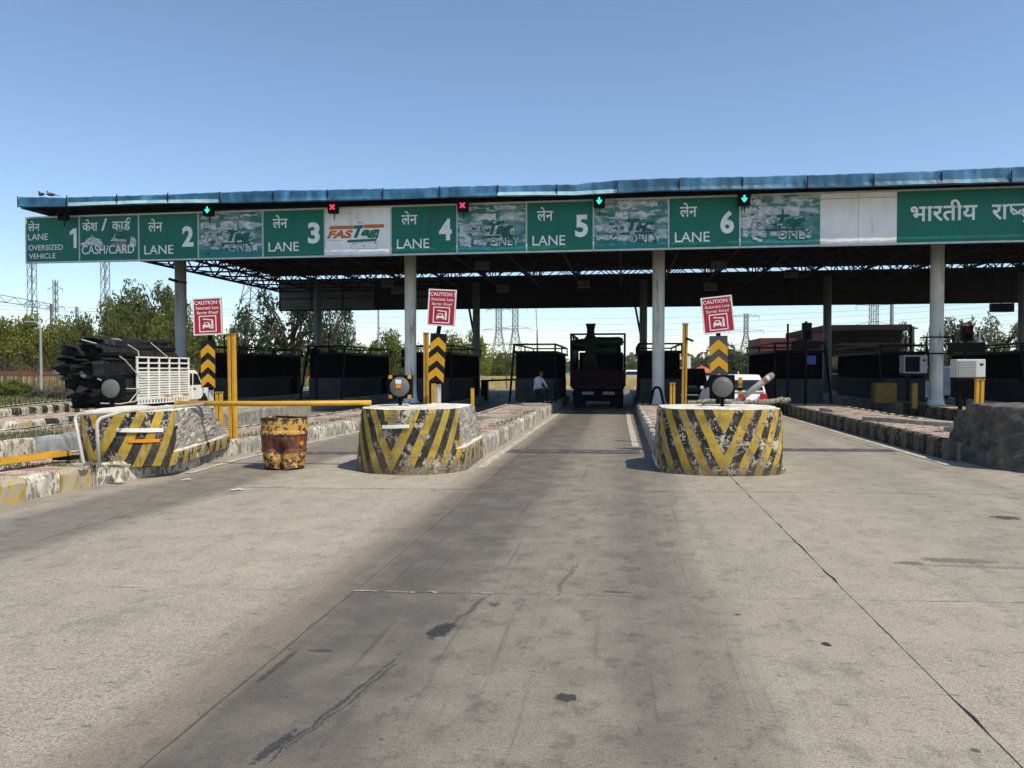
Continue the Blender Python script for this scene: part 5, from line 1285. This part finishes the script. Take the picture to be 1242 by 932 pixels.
car('parked_car', 'tiny white car far up the road right of the loaded lorry', (at(766, 455, 95).x, 92, 0), 0, 'cpaint', 4.0, 1.7, 1.6)
car('parked_car', 'far silver car in the queue behind the tall weathered post', (at(853, 455, 85).x, 84, 0), R(3), 'acw', 4.0, 1.7, 1.5)
car('parked_van', 'shaded white van with lights towards us behind the right hand column', (at(1152, 480, 46).x, 49, 0), R(176), 'cpaint', 4.3, 1.75, 1.85)

# ------------------------------------------------------------------ people
def person(label, loc, joints, radii, edges, mats, scale=1, rotz=0, head=(0, 0, 0), hr=.105):
    t = thing('person', label, 'person', loc, rotz); t.scale = (scale,) * 3
    me = bpy.data.meshes.new('body'); me.from_pydata(joints, edges, []); me.materials.append(mats[0])
    o = put('body', me, t); sk = o.modifiers.new('skin', 'SKIN'); sk.use_smooth_shade = True
    bm = bmesh.new(); bm.from_mesh(me); lay = bm.verts.layers.skin.verify()
    for v, r_ in zip(bm.verts, radii): v[lay].radius = (r_, r_); v[lay].use_root = (v.index == 0)
    bm.to_mesh(me); bm.free()
    s = o.modifiers.new('sub', 'SUBSURF'); s.levels = 1; s.render_levels = 1
    hx, hy, hz = head
    MB().lathe([(.02, -.12), (.06, -.11), (.085, -.04), (.09, .03), (.075, .09), (.03, .12)], 14, head).build('head', mats[2], t, smooth=True)
    MB().lathe([(.088, .0), (.098, .05), (.085, .10), (.035, .135)], 14, (hx, hy + .012, hz)).build('hair', P['hair'], t, smooth=True)
    MB().box((hx, hy - .092, hz - .02), (.022, .03, .04)).build('nose', mats[2], t, bevel=.008)
    return t, o
def seg(mbp, parent, name, pts, rs, mat): MB().tube(pts, rs, 10).build(name, mat, parent, smooth=True)
# seated man beside the booth, leaning forward
pj = [(0, 0, .47), (0, -.03, .70), (0, -.10, .95), (0, -.14, 1.08), (-.19, -.10, .98), (-.26, -.24, .74), (-.16, -.42, .62), (.19, -.10, .98), (.26, -.24, .74), (.16, -.42, .62), (-.10, -.04, .47), (-.13, -.44, .50), (-.13, -.46, .08), (.10, -.04, .47), (.13, -.44, .50), (.13, -.46, .08), (-.13, -.58, .04), (.13, -.58, .04)]
pr = [.15, .14, .15, .055, .075, .05, .035, .075, .05, .035, .10, .075, .05, .10, .075, .05, .04, .04]
pe = [(0, 1), (1, 2), (2, 3), (2, 4), (4, 5), (5, 6), (2, 7), (7, 8), (8, 9), (0, 10), (10, 11), (11, 12), (0, 13), (13, 14), (14, 15), (12, 16), (15, 17)]
sp = at(651, 479, 31.0)
pt, po_ = person('person in a pale shirt sitting bent forward beside the dark booth', (sp.x, 31.05, .33), pj, pr, pe, (P['cloth'], P['trouser'], P['skin']), 1.0, R(60), (0, -.20, 1.20))
for s in (-1, 1):
    seg(None, pt, 'trouser_leg', [(s * .10, -.02, .47), (s * .13, -.44, .505), (s * .13, -.465, .08)], [.112, .088, .062], P['trouser'])
    seg(None, pt, 'hand', [(s * .165, -.41, .625), (s * .14, -.50, .60), (s * .13, -.55, .58)], [.036, .042, .02], P['skin']); seg(None, pt, 'shoe', [(s * .13, -.43, .045), (s * .13, -.60, .035)], [.052, .04], P['black'])
st = thing('stool', 'low dark stool under the seated man', 'stool', (sp.x, 31.05, .31), R(60))
MB().box((0, .02, .33), (.36, .34, .05)).build('seat', P['bwall'], st)
for sx in (-1, 1):
    for sy in (-1, 1): MB().bar((sx * .14, .02 + sy * .13, 0), (sx * .14, .02 + sy * .13, .32), .035).build('leg', P['steel'], st)
# far standing man by the yellow kerb
pj2 = [(0, 0, .92), (0, 0, 1.15), (0, 0, 1.40), (0, -.01, 1.52), (-.19, 0, 1.40), (-.25, .02, 1.12), (-.26, -.08, .86), (.19, 0, 1.40), (.25, .02, 1.12), (.26, -.08, .86), (-.09, 0, .90), (-.11, -.02, .48), (-.11, .02, .06), (.09, 0, .90), (.11, -.02, .48), (.11, .02, .06), (-.11, -.12, .04), (.11, -.12, .04)]
fp = at(611, 462, 92); pt2, po2 = person('distant person in a white shirt standing by the far yellow kerb', (fp.x, 92, 0), pj2, pr, pe, (P['tapew'], P['trouser'], P['skin']), 1.0, R(180), (0, -.02, 1.66))
for s in (-1, 1):
    seg(None, pt2, 'trouser_leg', [(s * .09, 0, .95), (s * .11, -.02, .48), (s * .11, .02, .06)], [.115, .085, .062], P['trouser'])

# ------------------------------------------------------------------ background: walls, building, poles
t = thing('boundary_wall', 'low yellow boundary wall with red coping behind the left bushes', 'wall')
for k in range(9):
    p = Vector((-62 + k * 4.2, 60, 0)); MB().box((p.x + 2.1, 60, .62), (4.16, .25, 1.25)).build('wall_bay', P['bwally'], t); MB().box((p.x + 2.1, 60, 1.36), (4.18, .34, .34)).build('coping', P['bwallr'], t)
t = thing('roadside_wall', 'long pale yellow wall seen beyond the left booths', 'wall')
for k in range(10): MB().box((-24 + k * 4.0 - 8, 66, .55), (3.95, .25, 1.1)).build('wall_bay', P['bwally'], t)
t = thing('far_kerb', 'yellow painted kerb on the far verge beyond the middle booths', 'kerb')
for k in range(14): MB().box((-16.5 + k * 1.05, 78 - k * .5, .22), (1.0, .35, .48)).build('kerb_stone', P['ky'] if k % 4 < 3 else P['kw'], t, rot=(0, 0, 0))
bl = thing('brick_building', 'brick red flat roofed building behind the slim dark poles on the right', 'building', (14.6, 58, 0))
MB().box((2.4, 6, 2.2), (5.2, 12, 4.4)).build('wall', P['brown'], bl)
for k in range(4): MB().box((-.26, 1.5 + 3 * k, 2.2), (.10, 2.9, 4.4)).build('side_bay', P['brick'], bl)
MB().box((-2.0, 9, 2.1), (3.4, 6, 4.2)).build('wall', P['brick'], bl); MB().box((2.4, 5.6, 4.62), (5.8, 13.2, .40)).build('roof', P['backp'], bl); MB().box((2.6, -1.2, 3.4), (4.8, 2.4, .16)).build('canopy_slab', P['backp'], bl)
wd_ = MB().box((1.0, -.02, 2.0), (1.5, .08, 1.2)).build('window', P['cglass'], bl); MB().box((1.0, -.07, 1.36), (1.6, .1, .08)).build('sill', P['acg'], wd_)
MB().box((4.0, -.03, 1.2), (1.2, .08, 2.3)).build('door', P['black'], bl)
p = at(984, 437, 31.3); tag(MB().box((p.x, 31.3, p.z), (.34, .04, .34)).build('blue_plate', P['blueb']), 'small blue plate on the dark pole before the brick building', 'plate')
t = thing('street_lamp', 'grey street lamp with curved arm standing before the left trees', 'street lamp', (at(50, 465, 52).x, 52, 0))
h = at(50, 391, 52).z; MB().tube([(0, 0, 0), (0, 0, h * .85), (-.05, 0, h * .95), (-.35, 0, h), (-.8, 0, h + .05)], [.10, .08, .07, .06, .05], 8).build('pole', P['lamp'], t); MB().box((-1.0, 0, h + .04), (.6, .2, .12)).build('lamp_head', P['lamp'], t, bevel=.03)
def thin_pole(u, vt, D, r, label, lean=0):
    b = at(u, vt, D); t = thing('utility_pole', label, 'pole', (b.x, D, 0)); MB().tube([(lean, 0, 0), (0, 0, b.z)], [r * 1.2, r], 8).build('pole', P['lamp'], t); MB().box((0, 0, b.z - .1), (.5, .08, .08)).build('crossarm', P['lamp'], t)
thin_pole(459, 374, 75, .10, 'thin mast beyond the third booth with a small box near its foot'); thin_pole(1082, 362, 70, .16, 'tall grey pole behind the brick building'); thin_pole(650, 372, 64, .035, 'hair thin dangling cable pole left of the loaded lorry', .35)
thin_pole(1107, 396, 42, .09, 'pale concrete pole behind the shaded air cooler'); thin_pole(1188, 400, 60, .07, 'yellowish thin pole in front of the right hand tree')
t = thing('roadside_stall_sign', 'small white notice board far beyond, left of the tall weathered post', 'sign', at(827, 441, 90))
MB().box((0, 0, 0), (2.0, .1, 1.6)).build('board', P['tapew'], t); MB().box((0, -.06, 0), (1.0, .03, .9)).build('emblem', P['brick'], t); MB().bar((0, .1, -.8), (0, .1, -2.8), .12).build('post', P['black'], t)
t = thing('parasol', 'small orange red parasol far beyond behind the tilted caution sign', 'parasol', at(851, 452, 70)); MB().lathe([(1.1, 0), (.6, .35), (.05, .6)], 10).build('canopy', M('parasol_red', (.55, .10, .05), .7), t); MB().bar((0, 0, -2.2), (0, 0, .3), .06).build('pole', P['black'], t)
# pigeons on the blue edge
for k, (x, l) in enumerate(((-21.85, 'left most pigeon perched on the blue roof edge'), (-21.45, 'second pigeon perched on the blue roof edge'))):
    t = thing('pigeon', l, 'bird', (x, 26.46, edge(x, 1) - .11), R(80 + 40 * k))
    MB().lathe([(.01, -.17), (.05, -.10), (.07, 0), (.06, .08), (.02, .13)], 10, (0, 0, .10), 'Y').build('body', P['bird'], t, smooth=True); MB().lathe([(.01, -.04), (.035, 0), (.01, .04)], 8, (0, .11, .19), 'Z').build('head', P['bird'], t, smooth=True); MB().bar((0, -.14, .10), (0, -.28, .07), .06, .015).build('tail', P['bird'], t)

# ------------------------------------------------------------------ pylons and cables
def pylon_mesh(h, w0, w1, arms, r):
    mb = MB(); n = 11; r *= 1.35
    def half(z):
        f = z / h; return (w0 + (w1 - w0) * min(1, f / .62) if f < .62 else w1) / 2
    zs = [h * (1 - (1 - i / n) ** 1.0) for i in range(n + 1)]
    for sx in (-1, 1):
        for sy in (-1, 1):
            for a, b in zip(zs, zs[1:]): mb.bar((sx * half(a), sy * half(a), a), (sx * half(b), sy * half(b), b), r)
    for a, b in zip(zs, zs[1:]):
        for s in (-1, 1):
            mb.bar((-half(a), s * half(a), a), (half(b), s * half(b), b), r * .6); mb.bar((half(a), s * half(a), a), (-half(b), s * half(b), b), r * .6)
            mb.bar((s * half(a), -half(a), a), (s * half(b), half(b), b), r * .6)
        mb.bar((-half(b), -half(b), b), (half(b), -half(b), b), r * .6)
    ab = MB(); ab.bar((0, 0, min(z for z, l in arms) - 1.5), (0, 0, max(z for z, l in arms) + 1.8), r * .7)
    for z, l in arms:
        for s in (-1, 1):
            ab.bar((0, 0, z), (s * l, 0, z + .3), r * .8); ab.bar((0, 0, z + 1.6), (s * l, 0, z + .3), r * .7); ab.bar((s * l, 0, z + .3), (s * l, 0, z - 1.5), r * .6)
    return mb.mesh('lattice', P['galv']), ab.mesh('crossarm', P['galv'])
def pylon(u, vt, D, w0, w1, arms, label, r=.16, rot=0):
    p = at(u, vt, D); h = p.z; a, b = pylon_mesh(h, w0, w1, [(h * f, l) for f, l in arms], r)
    t = thing('pylon', label, 'pylon', (p.x, D, 0), rot); put('lattice', a, t); put('crossarm', b, t)
pylon(605, 374, 430, 11, 3, ((.97, 7), (.66, 9), (.42, 10)), 'left of the twin lattice pylons above the middle trees', .22); pylon(625, 372, 440, 11, 3, ((.97, 7), (.66, 9), (.42, 10)), 'right of the twin lattice pylons above the middle trees', .22)
pylon(38, 285, 250, 3.2, 2.0, ((.5, 3),), 'slim lattice mast left most above the yellow green trees', .14); pylon(67, 340, 340, 9, 1.5, ((.9, 4), (.7, 5)), 'pointed lattice pylon between the two slim masts at the left', .17)
pylon(127, 285, 250, 3.4, 2.0, ((.52, 2.6),), 'slim lattice mast with a platform above the pickup', .14); pylon(93, 372, 560, 9, 1.5, ((.9, 4),), 'very small pointed pylon right of the pointed pylon at the left', .22)
pylon(308, 250, 165, 10, 2.2, ((.8, 5), (.6, 6)), 'large lattice pylon behind the left end of the canopy', .13); pylon(412, 348, 320, 9, 3, ((.8, 6), (.6, 7), (.4, 7)), 'lattice pylon right of the grey back column', .17)
pylon(905, 381, 430, 11, 2, ((.95, 7), (.7, 9), (.45, 9)), 'hazy lattice pylon right of the tilted caution sign', .22); pylon(1060, 356, 290, 8, 2.4, ((.85, 6), (.6, 6), (.4, 6)), 'lattice pylon above the brick building', .15)
def cable(u0, v0, D0, u1, v1, D1, sag, r, grp, label):
    a, b = at(u0, v0, D0), at(u1, v1, D1); pts = [a.lerp(b, i / 14) - Vector((0, 0, sag * 4 * (i / 14) * (1 - i / 14))) for i in range(15)]
    tag(MB().tube(pts, r, 4, False).build('power_cable', P['wire']), label, 'cable', grp)
for k, (v0, v1) in enumerate(((377, 372), (384, 377), (389, 385), (398, 388), (405, 400), (412, 404), (420, 418))):
    cable(395, v0 + 6, 240, 1245, v1 - 8, 250, 3 + k * .3, .036, 'power cables crossing the sky under the canopy', 'thin power cable crossing the gap of sky under the canopy')
for k, (v0, v1) in enumerate(((362, 374), (366, 376), (373, 369), (385, 377))):
    cable(-60, v0, 110, 330, v1, 230, 1.5, .034, 'power cables at the left sky', 'power cable crossing the sky above the left trees')
tb = thing('cable_gantry', 'dark lattice gantry beam crossing the sky at the far left', 'gantry')
a0, a1 = at(-60, 356, 150), at(62, 376, 190)
mb = MB(); dz = Vector((0, 0, 1.6))
mb.bar(a0, a1, .16); mb.bar(a0 + dz, a1 + dz, .16)
for i in range(12): mb.bar(a0.lerp(a1, i / 12) + (dz if i % 2 else dz * 0), a0.lerp(a1, (i + 1) / 12) + (dz * 0 if i % 2 else dz), .10)
mb.build('beam', P['galv'], tb); MB().bar((a1.x, a1.y, 0), a1 + dz, .5).build('leg', P['galv'], tb); MB().bar((a0.x, a0.y, 0), a0 + dz, .5).build('leg', P['galv'], tb)

# ------------------------------------------------------------------ vegetation
def leaf_cloud(seed, n, clumps, rad, leaf, shape, droop=.0, up=.2):
    """crown in a unit-ish volume: clumps of small bent leaf faces"""
    rr = random.Random(seed); mb = MB(); cs = []
    while len(cs) < clumps:
        p = Vector((rr.uniform(-1, 1), rr.uniform(-1, 1), rr.uniform(0, 1)))
        if shape(p): cs.append((p, rr.uniform(.6, 1.25) * rad))
    vs = []; fs = []
    for k in range(n):
        c, r_ = cs[k % clumps]
        d = Vector((rr.gauss(0, 1), rr.gauss(0, 1), rr.gauss(0, .8))); d = d.normalized() * r_ * rr.random() ** .45
        p = c + d
        if droop: p.z -= droop * rr.random() * (d.x ** 2 + d.y ** 2) ** .5 / max(r_, .01)
        s = leaf * rr.uniform(.55, 1.35)
        nrm = (d.normalized() * .6 + Vector((rr.gauss(0, .6), rr.gauss(0, .6), rr.gauss(0, .6) + up))).normalized()
        t_ = nrm.orthogonal().normalized(); t_.rotate(Matrix.Rotation(rr.uniform(0, 6.28), 3, nrm)); b = nrm.cross(t_)
        i = len(vs); m_ = nrm * s * .22
        vs += [p - t_ * s, p + b * s * .42 + m_, p + t_ * s, p - b * s * .42 + m_]; fs.append((i, i + 1, i + 2, i + 3))
    me = bpy.data.meshes.new('crown'); me.from_pydata([tuple(v) for v in vs], [], fs); return me, cs
ell = lambda p: (p.x ** 2 + p.y ** 2 + ((p.z - .5) * 2) ** 2) < 1 - .25 * noise.noise(p * 2.2)
dome = lambda p: (p.x ** 2 + p.y ** 2 + p.z ** 2) < 1
tall = lambda p: (p.x ** 2 + p.y ** 2) < (.75 - .45 * abs(p.z - .45)) ** 2
def limbs(cs, seed, base, top, r0, nl):
    rr = random.Random(seed); mb = MB()
    mb.tube([(0, 0, -.1), (rr.uniform(-.03, .03), rr.uniform(-.03, .03), base), (rr.uniform(-.08, .08), rr.uniform(-.08, .08), (base + top) / 2), (rr.uniform(-.1, .1), 0, top)], [r0, r0 * .8, r0 * .5, r0 * .12], 7)
    for k in range(nl):
        c, r_ = cs[k % len(cs)]; z0 = base * rr.uniform(.7, 1.3); q = c.copy(); q.z = base * .9 + q.z * (1 - base * .9)
        m_ = Vector((q.x * .45, q.y * .45, z0 + (q.z - z0) * .55 + .05)); mb.tube([(0, 0, z0), m_, q], [r0 * .5, r0 * .32, r0 * .06], 5)
    return mb
PROTO = {}
def proto(key, seed, n, clumps, rad, leaf, shape, base, nl, droop=0.0):
    me, cs = leaf_cloud(seed, n, clumps, rad, leaf, shape, droop)
    for v in me.vertices: v.co.z = base * .8 + v.co.z * (1 - base * .8)
    PROTO[key] = (me, limbs(cs, seed, base, .9, .045, nl).mesh('trunk', P['bark']))
proto('full', 1, 9000, 46, .27, .05, ell, .25, 14); proto('full2', 2, 9000, 38, .30, .05, ell, .22, 14); proto('bushy', 3, 8000, 50, .30, .06, dome, .12, 12)
proto('airy', 4, 2700, 40, .19, .045, ell, .30, 34, .15); proto('airy2', 8, 3000, 46, .15, .045, ell, .30, 46, .1); proto('tall', 5, 6500, 40, .22, .05, tall, .2, 14)
CROWNS = {}
def tree(name, label, cat, key, lm, loc, rx, h, rotz, group, bark='bark'):
    k = (key, lm)
    if k not in CROWNS:
        m = PROTO[key][0].copy(); m.materials.append(LEAF[lm]); CROWNS[k] = m
    t = thing(name, label, cat, loc, rotz, group); t.scale = (rx, rx, h)
    put('crown', CROWNS[k], t); put('trunk', PROTO[key][1], t); return t
def T(u, vt, D, rpx, key, lm, label, group, name='tree', cat='tree', h=None):
    p = at(u, vt, D); r_ = rpx * D / 933 * 1.0
    return tree(name, label, cat, key, lm, (p.x, D, -.05), r_, (h or p.z) + .05, rnd.uniform(0, 6.28), group)
GL = 'trees beyond the left verge'
for (u, vt, D, rp_, key, lm, lab) in (
    (-40, 394, 66, 56, 'full', 'yg', 'yellow green tree cut off by the left edge'), (12, 397, 64, 46, 'full2', 'yg', 'yellow green tree left of the street lamp'), (58, 388, 70, 46, 'full', 'yg', 'yellow green tree right behind the street lamp'),
    (96, 393, 66, 36, 'full2', 'mid', 'mid green tree behind the rear of the black load'), (136, 378, 74, 36, 'bushy', 'mid', 'mid green tree below the mast with the platform'), (178, 352, 80, 50, 'full', 'mid', 'tallest rounded green tree above the pickup box'),
    (218, 372, 76, 34, 'full2', 'mid', 'green tree partly behind the left grey column'), (244, 398, 70, 30, 'bushy', 'mid', 'low green tree behind the left chevron board'), (275, 412, 68, 30, 'bushy', 'yg', 'low yellow green tree behind the tall yellow post')):
    T(u, vt, D, rp_, key, lm, lab, GL)
GM = 'trees beyond the left booths'
T(352, 350, 56, 72, 'airy', 'dark', 'open grey tree with bare limbs above the left most booth', GM); T(398, 352, 60, 34, 'airy', 'dark', 'drooping leafy tree right of the grey back column', GM); T(296, 385, 58, 34, 'airy2', 'grey', 'thin leafed tree right of the left caution sign', GM)
for (u, vt, D, rp_, key, lm, lab) in ((320, 424, 66, 40, 'bushy', 'yg', 'yellow green shrub tree over the left most booth cage'), (372, 430, 64, 30, 'bushy', 'yg', 'small yellow green tree behind the grey back column'), (425, 422, 72, 34, 'bushy', 'mid', 'green tree over the third booth cage, left half'), (470, 409, 76, 34, 'full2', 'mid', 'rounded green tree left of the stained column'),
                                      (505, 425, 74, 26, 'bushy', 'mid', 'low tree right behind the stained column'), (560, 407, 78, 36, 'full', 'yg', 'bright green tree right of the middle chevron board'), (606, 432, 90, 24, 'bushy', 'mid', 'small tree below the twin pylons'), (634, 432, 95, 30, 'bushy', 'dark', 'dark green tree left of the booth with the seated man'),
                                      (530, 432, 85, 28, 'bushy', 'mid', 'low tree behind the middle chevron board')):
    T(u, vt, D, rp_, key, lm, lab, GM)
GR = 'trees beyond the right booths'
for (u, vt, D, rp_, key, lm, lab) in ((885, 422, 130, 50, 'bushy', 'dark', 'far dark tree mass behind the tilted caution sign'), (940, 424, 120, 40, 'bushy', 'dark', 'far tree behind the white hatchback booth'), (845, 436, 150, 26, 'bushy', 'mid', 'far small tree right of the tall weathered post'), (1092, 393, 90, 22, 'airy2', 'dark', 'round open tree between the grey pole and the right column'),
                                      (1160, 388, 62, 40, 'airy2', 'grey', 'sparse grey tree behind the orange beacon'), (1208, 386, 62, 46, 'airy', 'grey', 'sparse grey tree below the hanging box sign'), (1120, 425, 70, 26, 'airy2', 'yg', 'small yellowish tree left of the right hand column'), (1262, 392, 64, 44, 'airy', 'grey', 'grey tree cut off by the right edge'), (768, 440, 160, 14, 'bushy', 'mid', 'far small tree right of the loaded lorry')):
    T(u, vt, D, rp_, key, lm, lab, GR)
GB = 'bushes on the left verge'
for k, (u, vt, D, rp_, lm, lab) in enumerate(((0, 464, 44, 26, 'mid', 'green bush at the left edge before the red coped wall'), (20, 462, 45, 22, 'mid', 'tall green bush before the red coped wall'), (48, 473, 43, 18, 'grey', 'grey green bush left of the black load'), (70, 470, 42, 18, 'dry', 'dry brown bush touching the black load'), (-30, 462, 46, 30, 'mid', 'green bush outside the left edge before the wall'))):
    T(u, vt, D, rp_, 'bushy', lm, lab, GB, 'bush', 'bush')
# dry reeds along the wall, verge grass, far tree belt
mb = MB(); rr = random.Random(3)
for k in range(1000):
    x = rr.uniform(-58, -27); y = rr.uniform(56, 59.5); l = rr.uniform(1.2, 3.6); dx = rr.uniform(-.3, .3)
    mb.add([(x - .02, y, 0), (x + .02, y, 0), (x + dx, y, l)], [(0, 1, 2)])
tag(mb.build('dry_reeds', LEAF['dry']), 'dry brown reeds in front of the red coped boundary wall', 'reeds', None, 'stuff')
mb = MB()
for k in range(16000):
    q = rr.random() ** .7; y = 28 + 30 * q; x = rr.uniform(-25 - y * .75, -24.2); l = rr.uniform(.04, .22); a = rr.uniform(0, 6.28)
    mb.add([(x - .03 * math.sin(a), y + .03 * math.cos(a), -.08), (x + .03 * math.sin(a), y - .03 * math.cos(a), -.08), (x + .15 * math.cos(a), y + .15 * math.sin(a), l)], [(0, 1, 2)])
tag(mb.build('verge_grass', P['grass']), 'rough grass growing on the verge left of the outer kerb', 'grass', None, 'stuff')
mb = MB()
for k in range(26000):
    x = rr.uniform(-420, 420); y = rr.uniform(300, 420) ; hmax = 7 + 4 * noise.noise(Vector((x * .03, 0, 0))) + 3 * noise.noise(Vector((x * .11, 3, 0)))
    z = hmax * rr.random() ** .6; s = rr.uniform(.6, 1.5); n_ = Vector((rr.gauss(0, 1), rr.gauss(0, 1) - .8, rr.gauss(0, 1) + .4)).normalized(); t_ = n_.orthogonal().normalized() * s; b = n_.cross(t_)
    p = Vector((x, y, z)); mb.add([p - t_, p + b * .6, p + t_, p - b * .6], [(0, 1, 2, 3)])
tag(mb.build('far_woodland', LEAF['dark']), 'hazy belt of trees along the horizon', 'woodland', None, 'stuff')
# haze
hz = MB(); hz.box((0, 330, 38), (1300, 760, 82)); ho = hz.build('haze', bpy.data.materials.new('haze_air')); tag(ho, kind='stuff')
hm = ho.data.materials[0]; hm.use_nodes = True; hm.node_tree.nodes.clear()
pv = hm.node_tree.nodes.new('ShaderNodeVolumePrincipled'); pv.inputs['Color'].default_value = (.86, .92, 1, 1); pv.inputs['Density'].default_value = .00018; pv.inputs['Anisotropy'].default_value = .2
oo = hm.node_tree.nodes.new('ShaderNodeOutputMaterial'); hm.node_tree.links.new(pv.outputs[0], oo.inputs[1])
